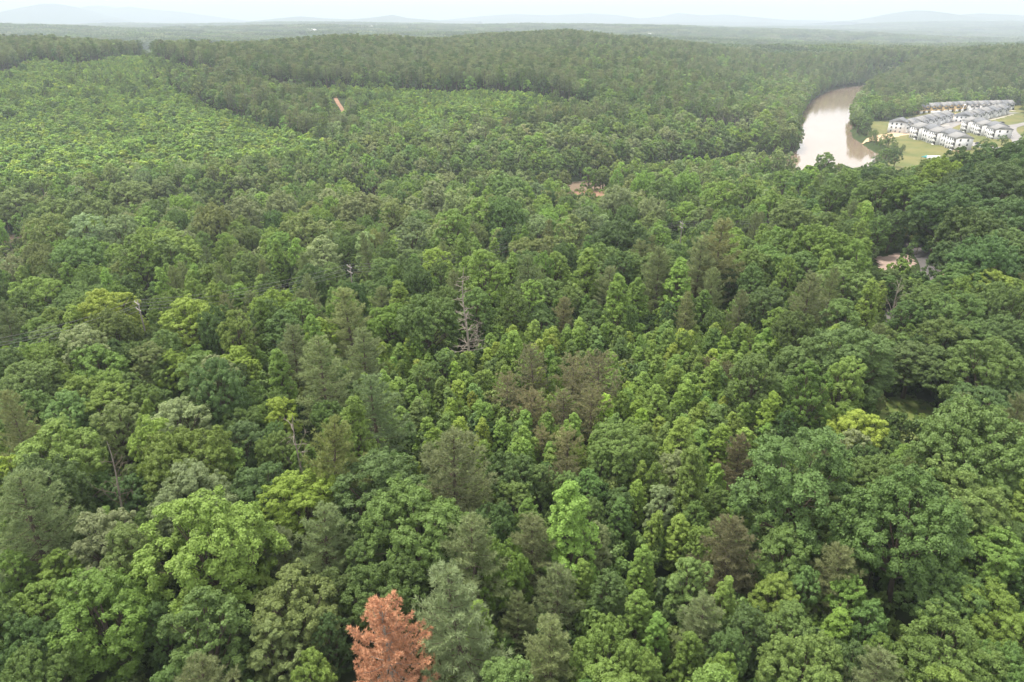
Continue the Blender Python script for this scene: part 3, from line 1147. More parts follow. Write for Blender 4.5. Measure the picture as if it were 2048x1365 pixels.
def car(px, z, rz, paint, label):
    x, y = at(*px, z)
    r = empty("parked_car", (x, y, g1(x, y) + 0.5), rz)
    tag(r, label, "car", "cars parked by the apartments")
    b = MB()
    b.prism([(-2.25, 0.35), (2.25, 0.35), (2.3, 0.72), (2.15, 0.86), (1.25, 0.98), (-1.9, 1.0), (-2.3, 0.8)], 0, -0.88, 0.88)
    me = b
    V = np.concatenate(me.v)
    V = V[:, [1, 0, 2]]
    me.v = [V]
    me.build("body", CARPAINT[paint], r)
    g = MB()
    g.prism([(-1.75, 0.99), (1.15, 0.97), (0.45, 1.46), (-1.25, 1.48)], 0, -0.76, 0.76)
    g.v = [np.concatenate(g.v)[:, [1, 0, 2]]]
    g.build("cabin", M_GLASS, r)
    t = MB()
    t.prism([(-1.2, 1.483), (0.4, 1.463), (0.35, 1.52), (-1.15, 1.53)], 0, -0.7, 0.7)
    t.v = [np.concatenate(t.v)[:, [1, 0, 2]]]
    t.build("roof", CARPAINT[paint], r)
    for wx in (-1.4, 1.4):
        for wy in (-0.82, 0.82):
            w = MB()
            w.tube([(wx, wy - 0.11, 0.34), (wx, wy - 0.1, 0.34), (wx, wy + 0.1, 0.34), (wx, wy + 0.11, 0.34)], [0.02, 0.34, 0.34, 0.02], 10)
            w.build("wheel", M_TYRE, r)
    return r


car((1856, 259.5), 6, 0.75, "black", "black car on the street by the nearest apartment block")
car((1920, 287), 5, 0.4, "black", "black car parked against the end wall of the nearest block")
car((1933, 290), 5, 0.4, "grey", "dark grey car on the drive between the two blocks")
car((1953, 294), 5, 0.7, "black", "black car on the drive close to the olive treetops")
car((2016, 277.5), 6, -0.35, "white", "white car parked beside the drive-side apartment block")
car((2009, 280.5), 6, -0.35, "white", "white car at the sandy pad of the drive-side block")
car((2003, 249), 7, 0.2, "black", "black car parked before the rising townhouse row")
car((1925, 286), 6, 0.8, "grey", "grey car at the kerb beside the grass island")

M_TEAL = plain("teal_canvas", (0.05, 0.26, 0.27), 0.7, 0.1)
M_YELLOW = plain("yellow_plant_paint", (0.55, 0.34, 0.05), 0.5, 0.1)


def box_trailer(px, z, rz, L, label):
    x, y = at(*px, z)
    r = empty("box_trailer", (x, y, g1(x, y) + 0.4), rz)
    tag(r, label, "trailer")
    b = MB(); b.box(-L / 2, L / 2, -1.25, 1.25, 0.9, 3.5); b.build("body", CARPAINT["white"], r)
    b = MB(); b.box(-L / 2 - 1.4, -L / 2 - 0.003, -0.12, 0.12, 0.65, 0.88); b.box(-L / 2, L / 2, -0.5, 0.5, 0.6, 0.897); b.build("chassis", M_DARK, r)
    for wx in (L * 0.15, L * 0.15 + 1.0):
        for wy in (-1.1, 1.1):
            w = MB()
            w.tube([(wx, wy - 0.13, 0.45), (wx, wy - 0.12, 0.45), (wx, wy + 0.12, 0.45), (wx, wy + 0.13, 0.45)], [0.02, 0.45, 0.45, 0.02], 10)
            w.build("wheel", M_TYRE, r)


box_trailer((1867, 319), 5, 0.15, 9, "white box trailer at the low edge of the field")
box_trailer((1922, 238), 7, 0.6, 11, "white site trailer at the head of the street")
box_trailer((1950, 229), 8, 0.1, 10, "white site trailer before the finished townhouse row")
box_trailer((1873, 223.5), 8, 0.05, 10, "white site trailer before the tan-sheathed row")
cx, cy = at(1853, 317.5, 5)
r = empty("canopy_shelter", (cx, cy, g1(cx, cy) + 0.3), 0.2)
tag(r, "small teal canopy shelter beside the white trailer on the field", "shelter")
for sx in (-2.6, 2.6):
    for sy in (-1.8, 1.8):
        b = MB(); b.tube([(sx, sy, -0.3), (sx, sy, 1.3), (sx, sy, 2.6)], [0.07, 0.07, 0.07], 6); b.build("post", M_DARK, r)
b = MB(); b.add([(-3, -2.2, 2.55), (3, -2.2, 2.55), (3, 2.2, 2.55), (-3, 2.2, 2.55), (0, 0, 3.9)], [(3, 2, 1, 0)], [(0, 1, 4), (1, 2, 4), (2, 3, 4), (3, 0, 4)])
b.build("canopy", M_TEAL, r)
cx, cy = at(1919, 232, 8)
r = empty("boom_lift", (cx, cy, g1(cx, cy) + 0.4), 0.5)
tag(r, "boom lift with a raised white arm on the building site", "construction lift")
b = MB(); b.box(-2, 2, -1.1, 1.1, 0.4, 1.7); b.build("chassis", M_YELLOW, r)
b = MB(); b.tube([(0, 0, 1.6), (1.0, 0, 5), (3.6, 0, 12)], [0.3, 0.28, 0.22], 6); b.build("arm", CARPAINT["white"], r)
b = MB(); b.box(3.3, 5.0, -0.7, 0.7, 11.7, 12.8); b.build("basket", CARPAINT["white"], r)
for wx in (-1.4, 1.4):
    for wy in (-1.0, 1.0):
        w = MB(); w.tube([(wx, wy - 0.21, 0.5), (wx, wy - 0.2, 0.5), (wx, wy + 0.2, 0.5), (wx, wy + 0.21, 0.5)], [0.02, 0.5, 0.5, 0.02], 10); w.build("wheel", M_TYRE, r)

# ------------------------------------------------------------------ where each tree stands
TINT = {'y': (0.242, 0.326, 0.056), 'b': (0.182, 0.276, 0.058), 'g': (0.143, 0.222, 0.060), 'd': (0.104, 0.169, 0.053), 's': (0.224, 0.280, 0.122),
        'o': (0.174, 0.224, 0.072), 'p': (0.222, 0.272, 0.122), 'n': (0.214, 0.210, 0.106)}
WORD = {'y': "yellow-green", 'b': "bright green", 'g': "mid-green", 'd': "dark green", 's': "pale silvery green", 'o': "olive tan-tipped", 'p': "grey-green", 'n': "brownish"}


def on_ray(u, v, h):
    """where a thing of height h stands whose top shows at pixel (u, v)"""
    d = ray(u, v)
    hd = math.hypot(d[0], d[1])
    tt = np.concatenate([np.arange(12, 150, 0.7), np.arange(150, 600, 2.0), np.arange(600, 1600, 6.0)]) / hd
    x, y, z = d[0] * tt, d[1] * tt, CAM_Z + d[2] * tt
    hit = np.nonzero(z <= gfast(x, y) + h)[0]
    k = hit[0] if len(hit) else len(tt) - 1
    return x[k], y[k]


KINDS = {  # kind: (name, prototypes, aspect, least height, most height, word)
    'B': ("broadleaf_tree", ('round', 'spread'), 1.45, 11, 21, "round-crowned broadleaf tree"),
    'V': ("oval_tree", ('oval',), 1.9, 10, 22, "oval-crowned broadleaf tree"),
    'T': ("poplar_tree", ('poplar',), 2.3, 9, 24, "narrow-crowned poplar"),
    'P': ("pine_tree", ('pine',), 2.0, 9, 24, "layered pine"),
    'N': ("scrub_pine", ('scrubpine',), 2.0, 6, 14, "thin scrub pine"),
    'R': ("floodplain_tree", ('round', 'spread', 'oval'), 1.6, 10, 20, "floodplain broadleaf tree"),
    'S': ("sapling", ('sapling',), 2.2, 4.5, 11, "young sapling"),
}
# photograph pixel of the tree's top, its crown's width in pixels, kind, tint
HAND = """
195 1040 130 V s;400 1018 235 B b;180 1175 195 B b;400 1208 160 V g;62 1185 105 V b;15 1105 70 V b;40 1255 120 B d;55 1318 140 B g;375 1338 160 P p;25 955 160 P p
500 1060 55 V o;560 1063 85 P p;635 1020 115 P p;822 1000 190 B g;960 1040 150 P p;590 1178 165 B o;770 1140 150 B d;930 1165 185 P p;1010 1105 120 B b;655 1240 75 V d
540 1245 120 V o;620 1330 90 V b
1065 1040 115 P p;1115 1138 108 P p;1100 1258 125 P p;1032 1200 70 P p;1145 985 130 T b;1200 1050 60 V s;1285 1108 65 T b;1170 1125 62 T b;1305 1030 55 T b;1368 1035 68 T b
1280 1195 75 T b;1320 1235 66 T b;1210 1265 130 B b;1290 1310 80 V b;1470 1040 125 P n;1410 1215 110 P p;1450 1270 80 V d;1452 1315 75 V b;1382 1130 95 V g;1240 1010 60 T g
1580 1065 115 V g;1680 1030 125 B g;1685 1100 120 P p;1850 990 235 B g;2005 1080 130 B b;2015 1200 140 B b;1560 1160 95 V b;1582 1230 105 V g;1702 1150 85 V b;1620 1300 150 B g
1770 1318 135 P p;1920 1268 180 B g;2010 1300 120 B g;1900 1150 130 B g;1700 1290 80 V d;1500 1225 90 V d
60 688 85 B b;55 728 100 B o;112 728 62 V b;190 698 100 B b;150 755 75 V b;212 745 75 V b;280 780 72 V b;255 748 55 V g;40 788 95 B g;120 798 92 B g
105 862 150 B b;225 808 95 V o;350 808 125 B s;430 718 92 V s;290 690 75 V o;345 708 72 B y;400 690 60 V b;470 700 85 B y;370 868 155 B b;480 850 90 V d
380 950 160 B s;505 945 130 B d;262 960 85 V d;5 918 65 V y;455 900 80 V b;320 720 60 V g;560 800 70 V y;545 870 80 B g
575 660 90 P p;640 680 112 P p;720 663 82 P p;740 760 120 P p;650 855 145 P o;590 955 142 B y;745 924 165 B d;690 985 45 T y;827 915 42 T y;910 863 150 P p
796 690 42 T b;730 748 38 S b;768 742 42 T b;960 805 38 S b;990 815 40 S b;890 825 36 S b;1050 824 46 S b;1095 828 46 S b;1142 798 46 S b;1050 888 52 S b
1020 920 105 B d;985 1010 90 B d;1080 930 60 V g;860 800 40 S b;820 770 44 S b;930 745 44 S b;975 742 42 S b;845 725 50 V g;885 700 50 V g
1070 703 72 N n;1145 718 64 N n;1202 718 90 N n;1130 788 66 N n;1060 785 64 N n;1182 788 72 N n;1140 868 62 N n;1130 925 64 N n;1420 723 44 N n;1452 733 44 N n;1015 760 60 N n;1090 860 50 N n
1285 748 48 S b;1312 712 42 S b;1346 690 46 S y;1240 790 52 S b;1276 794 42 S b;1320 778 62 T b;1380 748 52 S b;1416 798 42 S b;1326 818 38 S b;1365 841 80 T b
1438 857 62 T y;1250 858 120 B g;1250 893 72 V s;1360 908 78 V s;1312 930 52 V b;1206 900 52 V g;1180 950 65 V g;1270 963 52 T b;1330 978 62 V s;1430 928 54 T b
1490 883 82 P n;1400 1010 60 V g;1180 1000 60 V g
1620 688 112 B g;1722 658 140 B d;1510 718 95 V g;1835 690 120 B d 11;1912 705 120 B d 11;1985 690 135 B g;2035 760 100 B d;1960 775 110 B d;1722 826 105 B y;1690 808 62 V b
1710 868 72 V s;1982 826 200 B g;1612 876 230 B g;1762 920 115 B g;1838 938 105 P o;1935 958 165 B g;1990 890 140 B g;2035 985 70 V g;1850 905 90 B g;1560 760 70 V g
1905 372 110 B d;1962 350 105 B d;2015 332 110 B d;1888 420 95 B d 14;1950 420 110 B d;2022 402 110 B d;1930 490 100 B d 15;1982 480 115 B d;2035 462 100 B d;1978 343 60 P p
1730 405 58 T b 15;1722 373 44 T g;1668 362 60 V g;1650 458 105 B b;1595 405 85 B o;1730 478 44 T b 12;1812 460 74 V o 10;1702 532 110 B g 15;1788 540 60 V g 9;1622 552 92 P p
1552 568 44 T b;1928 538 95 B g 14;1990 543 85 B y;1846 584 72 V g 13;1812 604 62 V g 12;1870 572 60 V g 12;1925 590 100 B g;1560 620 60 V b;1690 600 80 V g;2030 560 80 B b;2010 640 100 B d;1895 642 95 B g;1950 650 90 B g
1870 320 60 B g;1925 298 55 V d;1988 290 60 B d;2040 285 60 B d;1895 318 70 B y;1830 360 75 B b;1770 352 60 V g;1655 308 42 V g;1700 338 60 V g;1620 346 50 V b;1572 352 50 V b
1500 360 60 V b;1440 365 60 V b;1380 345 55 V b;1330 360 60 V g;1290 345 50 V b;1600 354 50 V g;1545 395 60 V b
1172 503 68 T b;1276 558 52 T b;1360 520 68 T b;1222 538 64 P p;1062 518 74 P p;1282 488 62 P p;1322 498 82 P p;1402 488 84 P p;1150 463 72 V o;1042 480 62 V o
1092 485 64 V o;1242 458 105 B d;1322 455 48 V b;1445 453 100 P p;1472 498 62 V b;1462 540 54 V d;1500 540 55 V g;1410 580 45 T b;1100 560 60 V g;1130 600 55 P n
780 615 82 B b;852 598 115 B g;980 513 95 V b;612 583 66 P p;692 588 95 P p;760 578 56 P p;540 588 82 B y;372 603 105 B y;205 590 110 B y;482 573 52 T b
640 640 70 V y;870 500 60 V y;160 655 90 V s;60 560 85 B b;130 590 80 B g;30 620 80 B g;330 490 70 V g;430 530 70 V b
25 380 70 B o;100 400 75 B o;180 395 70 B o;260 365 75 B o;95 432 66 V o;170 430 70 V s;230 435 62 V s;150 485 90 B g;270 480 80 V b;330 468 100 B b
420 410 70 V o;480 395 70 V s;560 385 60 V s;600 430 85 B o;660 378 45 V s;720 390 80 V s;790 400 60 V o;870 365 60 V s;920 380 60 V s;1020 352 75 B g
1095 378 34 V d;1180 420 70 V s;1240 375 60 V s;1300 400 55 V s;900 420 75 V b;960 400 70 V b;820 450 70 V s;1010 400 70 V g;540 460 50 V b;640 480 70 V s
"""
TREES = []


def grow(u, v, w, kind, tint, fixed=None):
    name, protos, asp, hmin, hmax, word = KINDS[kind]
    h = 15.0
    for _ in range(5):
        x, y = on_ray(u, v, h)
        zz = g1(x, y)
        depth = float(proj(x, y, zz + h * 0.7)[2])
        W = w * depth / FPX
        h = fixed or min(hmax, max(hmin, W * asp))
    if zz < 11 and kind in 'BV':
        kind = 'R'
    return dict(x=x, y=y, z=zz, h=h, R=W / 2 * (1.18 if kind == 'P' else 1.06), kind=kind, tint=tint, hand=True)


def project_box(t):
    u, vt, d = proj(t['x'], t['y'], t['z'] + t['h'])
    u2, vb, _ = proj(t['x'], t['y'], t['z'] + t['h'] * 0.2)
    w = t['R'] * FPX / d
    return float(u - w), float(u + w), float(vt), float(vb), float(w * 2)


for item in HAND.replace("\n", ";").split(";"):
    f = item.split()
    if len(f) >= 5:
        TREES.append(grow(float(f[0]), float(f[1]), float(f[2]), f[3], f[4], float(f[5]) if len(f) > 5 else None))

# openings that stay open: pixel box seen and how far it lies
OPEN = [(672, 868, 1195, 1420, 52), (905, 962, 540, 700, 128), (1790, 1876, 794, 846, 102), (1752, 1802, 503, 534, 205), (1836, 1878, 510, 556, 205),
        (266, 290, 602, 650, 176), (690, 712, 532, 562, 215), (1352, 1378, 443, 474, 262), (1150, 1206, 379, 393, 385),
        (722, 748, 399, 408, 372), (440, 456, 431, 444, 330), (4, 30, 481, 492, 290), (655, 696, 188, 240, 730), (585, 612, 832, 870, 96), (1780, 1830, 560, 640, 150),
        (560, 580, 560, 580, 200), (190, 225, 900, 1000, 70)]
VIEW = [(1500, 346), (1560, 345), (1600, 340), (1640, 338), (1700, 338), (1745, 336), (1760, 322), (1790, 345), (1820, 345), (1850, 322), (1880, 322), (1900, 312), (1950, 300), (1990, 312), (2060, 300), (2060, 215),
        (1830, 205), (1800, 236), (1715, 240), (1690, 270), (1690, 215), (1725, 165), (1650, 180), (1600, 215), (1590, 255), (1618, 290), (1590, 320)]


def blocks_view(t):
    u0, u1, v0, v1, w = project_box(t)
    for a, b, c, d, far in OPEN:
        if t['y'] < far and u1 > a and u0 < b and v1 > c and v0 < d:
            return True
    if 250 < t['y'] or u1 > 1490:
        uu = np.array([(u0 + u1) / 2] * 3 + [u0 * .7 + u1 * .3, u0 * .3 + u1 * .7])
        vv = np.array([v0, v0 * .6 + v1 * .4, v1, v0 + 3, v0 + 3])
        if in_poly(uu, vv, VIEW).any():
            return True
    return False


STAND = [(760, 690), (900, 660), (1020, 650), (1250, 655), (1500, 640), (1560, 700), (1540, 850), (1450, 880), (1300, 900), (1150, 920), (1000, 900), (880, 900), (800, 850), (760, 760)]


class Grid:
    def __init__(self, s=8.0):
        self.s, self.d = s, {}

    def add(self, t):
        self.d.setdefault((int(t['x'] // self.s), int(t['y'] // self.s)), []).append(t)

    def clash(self, x, y, R, f):
        i, j = int(x // self.s), int(y // self.s)
        for a in (-1, 0, 1):
            for b in (-1, 0, 1):
                for t in self.d.get((i + a, j + b), ()):
                    if math.hypot(t['x'] - x, t['y'] - y) < f * (R + t['R']):
                        return True
        return False


GRID = Grid()
for t in TREES:
    GRID.add(t)


PLANT_L = [(-80, 424), (-60, 175), (20, 150), (70, 128), (150, 138), (230, 122), (300, 121), (400, 145), (450, 160), (430, 180), (380, 190), (430, 225), (520, 262), (600, 285), (640, 300), (700, 330), (560, 350), (330, 372), (150, 394)]


def near_ok(x, y):
    """not in the water, on a road or in an opening"""
    ok = river_edge(x, y) > 3
    u, v, _ = proj(x, y, gfast(x, y))
    ok &= ~(in_poly(u, v, PLANT_L) & (y > 330))
    ok &= ~in_poly(x, y, FIELD) & ~in_poly(x, y, CLEAR) & ~in_poly(x, y, MEADOW)
    return ok


ROADPTS = np.array([at(u, v, 25) for u, v in [(1790, 470), (1838, 505), (1856, 530), (1862, 550), (1850, 580), (1828, 615), (1790, 650), (1775, 525), (1800, 530)]])


def fill_near():
    rng = np.random.default_rng(5)
    for spacing, stage in ((6.4, 'tall'), (2.9, 'young'), (5.2, 'gap')):
        gx, gy = np.meshgrid(np.arange(-400, 400, spacing), np.arange(14, 430, spacing))
        x = gx.ravel() + rng.uniform(-.5, .5, gx.size) * spacing
        y = gy.ravel() + rng.uniform(-.5, .5, gx.size) * spacing
        k = (np.abs(x) < y * 0.86 + 22) & near_ok(x, y)
        x, y = x[k], y[k]
        z = gfast(x, y)
        us, vs, _ = proj(x, y, z + 7)
        stand = in_poly(us, vs, STAND) & (y < 175)
        o = rng.permutation(len(x))
        for i in o:
            if (np.hypot(ROADPTS[:, 0] - x[i], ROADPTS[:, 1] - y[i]) < 4.2).any():
                continue
            q = rng.uniform()
            if stage == 'young':
                if not stand[i]:
                    continue
                kind, R = ('S', rng.uniform(1.5, 2.4)) if q < 0.93 else ('N', rng.uniform(1.5, 2.1))
                h = R * rng.uniform(3.4, 4.7)
                tint = 'y' if q < 0.18 else ('g' if q > 0.7 and q < 0.88 else 'b')
                f = 0.46
            else:
                if stand[i]:
                    continue
                low = z[i] < 12
                right = x[i] > 115 and z[i] > 18
                if right:
                    kind, tint = ('B', 'd') if q < 0.6 else (('V', 'd') if q < 0.8 else ('V', 'g'))
                elif low:
                    kind, tint = 'R', 'o' if q < 0.28 else ('s' if q < 0.48 else ('g' if q < 0.72 else 'b'))
                else:
                    kind, tint = ('B', 'g') if q < 0.22 else (('V', 'b') if q < 0.42 else (('P', 'p') if q < 0.56 else (('T', 'b') if q < 0.7 else (('B', 'd') if q < 0.82 else ('V', 'g')))))
                R = {'B': rng.uniform(3.6, 5.4), 'R': rng.uniform(3.2, 5.0), 'V': rng.uniform(2.8, 4.0), 'T': rng.uniform(2.6, 3.4), 'P': rng.uniform(2.8, 3.8)}[kind]
                h = {'B': rng.uniform(12.5, 16.5), 'R': rng.uniform(12, 17), 'V': rng.uniform(12, 16.5), 'T': rng.uniform(13, 18), 'P': rng.uniform(13, 18)}[kind]
                f = 0.72
                if stage == 'gap':
                    R, h, f = R * 0.62, h * 0.62, 0.60
                    if kind == 'P':
                        kind, tint = 'V', 'd'
            if GRID.clash(x[i], y[i], R, f):
                continue
            t = dict(x=x[i], y=y[i], z=z[i], h=h, R=R, kind=kind, tint=tint, hand=False)
            if stage != 'young':
                ub, ue, vb, ve, _w = project_box(t)
                if y[i] < 170 and in_poly(np.array([(ub + ue) / 2]), np.array([vb]), STAND)[0]:
                    t['h'] *= 0.55
                    t['R'] *= 0.7
            if blocks_view(t):
                t['h'] *= 0.6
                t['R'] *= 0.75
                if blocks_view(t):
                    continue
            TREES.append(t)
            GRID.add(t)


fill_near()
# the clearing, the gravel lot and the road bend stay in sight
for a, b, c, d, far in ((1792, 1874, 796, 846, 101), (1756, 1798, 505, 532, 196), (1840, 1874, 514, 552, 190)):
    for t in list(TREES):
        for step in range(5):
            u0, u1, v0, v1, w = project_box(t)
            over = min(u1, b) - max(u0, a)
            if not (t['y'] < far and over > 0.16 * (b - a) and v1 > c and v0 < d - 0.35 * (d - c)):
                break
            t['h'] *= 0.8
            t['R'] *= 0.85
            if step == 4:
                TREES.remove(t)
for t in TREES:
    t['px'] = project_box(t)[4]
    u0, u1, v0, v1, _ = project_box(t)
    t['seen'] = u1 > -20 and u0 < 2068 and v0 < 1400 and v1 > 0

# ------------------------------------------------------------------ landmarks used in the trees' labels
LAND = [("the rust-orange dead pine", at(770, 1330, 30)), ("the bare grey snag", at(940, 690, 26)), ("the grass clearing", at(1822, 822, 28)),
        ("the asphalt road bend", at(1858, 538, 25)), ("the gravel lot", at(1775, 522, 25)), ("the fork-limbed dead tree", at(1795, 650, 25)), ("the brown scrub pines", at(1120, 780, 32)),
        ("the twisted pale dead branches", at(600, 900, 28)), ("the leftmost utility pole", at(280, 645, 14)), ("the utility pole by the tall pines", at(1365, 475, 13)),
        ("the orange clay bank", at(1150, 385, 6)), ("the muddy river bend", at(1640, 335, 4)), ("the vine-hung bare trunk", at(205, 1000, 28)), ("the pale bare-trunked river tree", at(105, 500, 8))]
ORD = ["nearest"] + [k + " nearest" for k in "second third fourth fifth sixth seventh eighth ninth tenth eleventh twelfth".split()]
LAND = [(n.replace("leftmost utility pole", "utility pole among yellow-green crowns"), p) for n, p in LAND]


def name_trees(chosen):
    sets = {}
    for t in chosen:
        d = [math.hypot(t['x'] - p[0], t['y'] - p[1]) for _, p in LAND]
        k = int(np.argmin(d))
        sets.setdefault((t['kind'], t['tint'], k), []).append((d[k], id(t), t))
    for (kind, tint, k), L in sets.items():
        L.sort()
        word, place = KINDS[kind][5], LAND[k][0]
        for i, (_, _, t) in enumerate(L):
            base = "%s %s" % (WORD[tint], word)
            if len(L) == 1:
                t['label'] = "only %s near %s" % (base, place)
            elif i < len(ORD):
                t['label'] = "%s %s to %s" % (ORD[i], base, place)
            else:
                t['label'] = "%s farther out round %s" % (base, place)
            t['group'] = "%ss round %s" % (base, place)


by_kind = {}
for t in TREES:
    if t['seen']:
        by_kind.setdefault(t['kind'], []).append(t)
CHOSEN, REST = [], []
for k, L in by_kind.items():
    L.sort(key=lambda t: -t['px'] * (1.3 if t['hand'] else 1))
    CHOSEN += L[:290]
    REST += L[290:]
name_trees(CHOSEN)


def jitter_tint(tint, rng, a=0.12):
    c = np.array(TINT[tint])
    v = 1 + rng.normal() * a
    return np.clip(c * v * (1 + rng.normal(size=3) * np.array((0.05, 0.025, 0.04))), 0.01, 0.5)


def plant(t, rng):
    name, protos, *_ = KINDS[t['kind']]
    key = protos[int(rng.integers(len(protos)))]
    cm, tm, h0, R0 = PROTO[key][int(rng.integers(len(PROTO[key])))]
    r = empty(name, (t['x'], t['y'], t['z']), rng.uniform(0, 6.28))
    q = rng.uniform(0.9, 1.12)
    r.scale = (t['R'] / R0 * q, t['R'] / R0 / q, t['h'] / h0)
    r.rotation_euler = (rng.normal() * 0.035, rng.normal() * 0.035, r.rotation_euler[2])
    tag(r, t['label'], {'P': "pine", 'N': "pine", 'S': "young tree"}.get(t['kind'], "tree"), t['group'])
    c = link("crown", cm, r)
    c["tint"] = [float(v) * (1.12 if t['kind'] in 'ST' else (1.22 if t['kind'] == 'R' else 1.0)) for v in jitter_tint(t['tint'], rng)]
    link("trunk", tm, r)
    return r


_r = np.random.default_rng(21)
for t in CHOSEN:
    plant(t, _r)

# ------------------------------------------------------------------ singular trees
def singular(name, u, v, h, tr, br, mt, mb_, label, cat="dead tree", crown=None, part="branches", rz=0.0):
    x, y = on_ray(u, v, h)
    r = empty(name, (x, y, g1(x, y)), rz)
    tag(r, label, cat)
    link("trunk", tr.mesh("trunk", mt, True), r)
    if br is not None:
        link(part, br.mesh(part, mb_, True), r)
    if crown is not None:
        link("crown", crown, r)
    return r


(nv, nf), tmb = pine(905, 15, 4.9, 2.5, 13, 7, 0.16, 13, 0.34, 0.034, 0.02, 'white', 0.25, 0.55)
rust_crown = new_mesh("rust_crown", nv, [nf], [M_RUST])
singular("dead_pine", 768, 1222, 14.8, tmb, None, M_GREYBARK, None, "dead pine with rust-orange needles standing out of green crowns", "dead pine", rust_crown)
tr, br = dead_tree(911, 24, 3.3, 46)
singular("dead_tree", 930, 538, 24, tr, br, M_GREYBARK, M_GREYBARK, "tall bare grey snag with short side branches below the pole line")
tr, br = dead_tree(912, 11, 2.8, 40)
singular("dead_tree", 952, 640, 11, tr, br, M_GREYBARK, M_GREYBARK, "short pale bare snag beside the foot of the tall one", rz=1.0)
tr, br = dead_tree(913, 15, 6.0, 12, conifer=False)
singular("dead_tree", 588, 832, 15, tr, br, M_GREYBARK, M_GREYBARK, "dead tree of twisted pale branches over an olive pine")
tr, br = dead_tree(914, 15, 6.5, 14, conifer=False)
singular("dead_tree", 1803, 560, 15, tr, br, M_GREYBARK, M_GREYBARK, "fork-limbed dead tree with pale bare limbs near the road")
tr, br = dead_tree(915, 17, 4.0, 16, conifer=False)
singular("dead_tree", 205, 885, 17, tr, br, M_GREYBARK, M_BARK, "bare vine-hung trunk rising beside a broad green crown")
tr, br = dead_tree(916, 15, 5.0, 14, conifer=False)
singular("dead_tree", 15, 478, 15, tr, br, M_GREYBARK, M_GREYBARK, "leafless grey branching tree beside the broad clay bank")
tr, br = dead_tree(917, 16, 4.0, 12, conifer=False)
singular("dead_tree", 1140, 430, 15, tr, br, M_GREYBARK, M_GREYBARK, "thin leafless grey tree below the grass opening")
tr, br = dead_tree(918, 17, 3.0, 10, conifer=False)
singular("dead_tree", 428, 425, 17, tr, br, M_GREYBARK, M_GREYBARK, "slender pale bare trunk beside the small clay bank")
tr, br = dead_tree(919, 17, 3.5, 12, conifer=False)
singular("dead_tree", 1308, 255, 18, tr, br, M_GREYBARK, M_GREYBARK, "white leaning dead trunk in the floodplain woods")
# drowned grey trunks on the far bank
snag_m = []
for s in range(4):
    tr, br = dead_tree(930 + s, 16, 2.6, 12)
    snag_m.append((tr.mesh("snag_trunk", M_GREYBARK, True), br.mesh("snag_branches", M_GREYBARK, True)))
_r = np.random.default_rng(8)
for i in range(34):
    u, v = _r.uniform(1395, 1500), _r.uniform(262, 281)
    x, y = at(u, v, 5)
    o = empty("drowned_snag", (x, y, g1(x, y)), _r.uniform(0, 6.28))
    o.scale = [_r.uniform(0.7, 1.1)] * 3
    tag(o, "bare grey drowned trunk in the dead stand on the far river bank", "dead tree", "grey dead trunks on the far bank")
    a, b = snag_m[i % 4]
    link("trunk", a, o)
    link("branches", b, o)

# ------------------------------------------------------------------ pole line
M_POLE = plain("weathered_pole", (0.30, 0.27, 0.24), 0.9, 0.2, 2.0)
M_WIRE = plain("wire_metal", (0.16, 0.16, 0.16), 0.6, 0.1)
M_INSUL = plain("pale_insulator", (0.7, 0.7, 0.68), 0.4, 0.05)
POLES = [(-150, 700, None), (275, 603, "utility pole rising among yellow-green crowns on the low side"), (700, 531, "utility pole in the gap above the grey pines"),
         (1030, 486, "utility pole half hidden by the bright green crowns"), (1365, 444, "pale utility pole standing above the tall grey-green pines"), (1660, 425, None)]
tops = []
for u, v, lab in POLES:
    h = 15.0
    x, y = on_ray(u, v, h)
    z = g1(x, y)
    tops.append((x, y, z + h))
rzs = []
for i in range(len(tops)):
    a, b = tops[max(0, i - 1)], tops[min(len(tops) - 1, i + 1)]
    rzs.append(math.atan2(b[1] - a[1], b[0] - a[0]) + math.pi / 2)
for (u, v, lab), (x, y, zt), rz in zip(POLES, tops, rzs):
    r = empty("utility_pole", (x, y, zt - 15.0), rz)
    tag(r, lab or "utility pole of the line beside the low woods", "utility pole", "utility poles of the line")
    b = MB(); b.tube([(0, 0, -1), (0, 0, 5), (0, 0, 11), (0, 0, 15)], [0.2, 0.18, 0.15, 0.13], 8); b.build("pole", M_POLE, r)
    for zz in (14.3, 12.9):
        b = MB(); b.box(-1.4, 1.4, 0.14, 0.28, zz, zz + 0.16); b.build("crossarm", M_POLE, r)
        for sx in (-1.2, 1.2):
            b = MB(); b.tube([(sx, 0.21, zz + 0.16), (sx, 0.21, zz + 0.3), (sx, 0.21, zz + 0.42)], [0.06, 0.11, 0.04], 6); b.build("insulator", M_INSUL, r)
for k, (sx, dz) in enumerate(((-1.2, -0.28), (1.2, -0.28), (-1.2, -1.68), (1.2, -1.68))):
    b = MB()
    for i in range(len(tops) - 1):
        P = []
        for j in (i, i + 1):
            x, y, zt = tops[j]
            P.append(np.array((x + math.cos(rzs[j]) * sx, y + math.sin(rzs[j]) * sx, zt + dz)))
        s = np.linspace(0, 1, 13)[:, None]
        Q = P[0] + (P[1] - P[0]) * s
        Q[:, 2] -= 4 * 1.5 * s[:, 0] * (1 - s[:, 0])
        b.tube(Q, [0.03] * 13, 4)
    o = b.build("power_wire", M_WIRE)
    tag(o, "thin %s wire slung along the %s side of the pole line" % (("upper", "upper", "lower", "lower")[k], ("near", "far", "near", "far")[k]), "wire", "wires of the pole line")

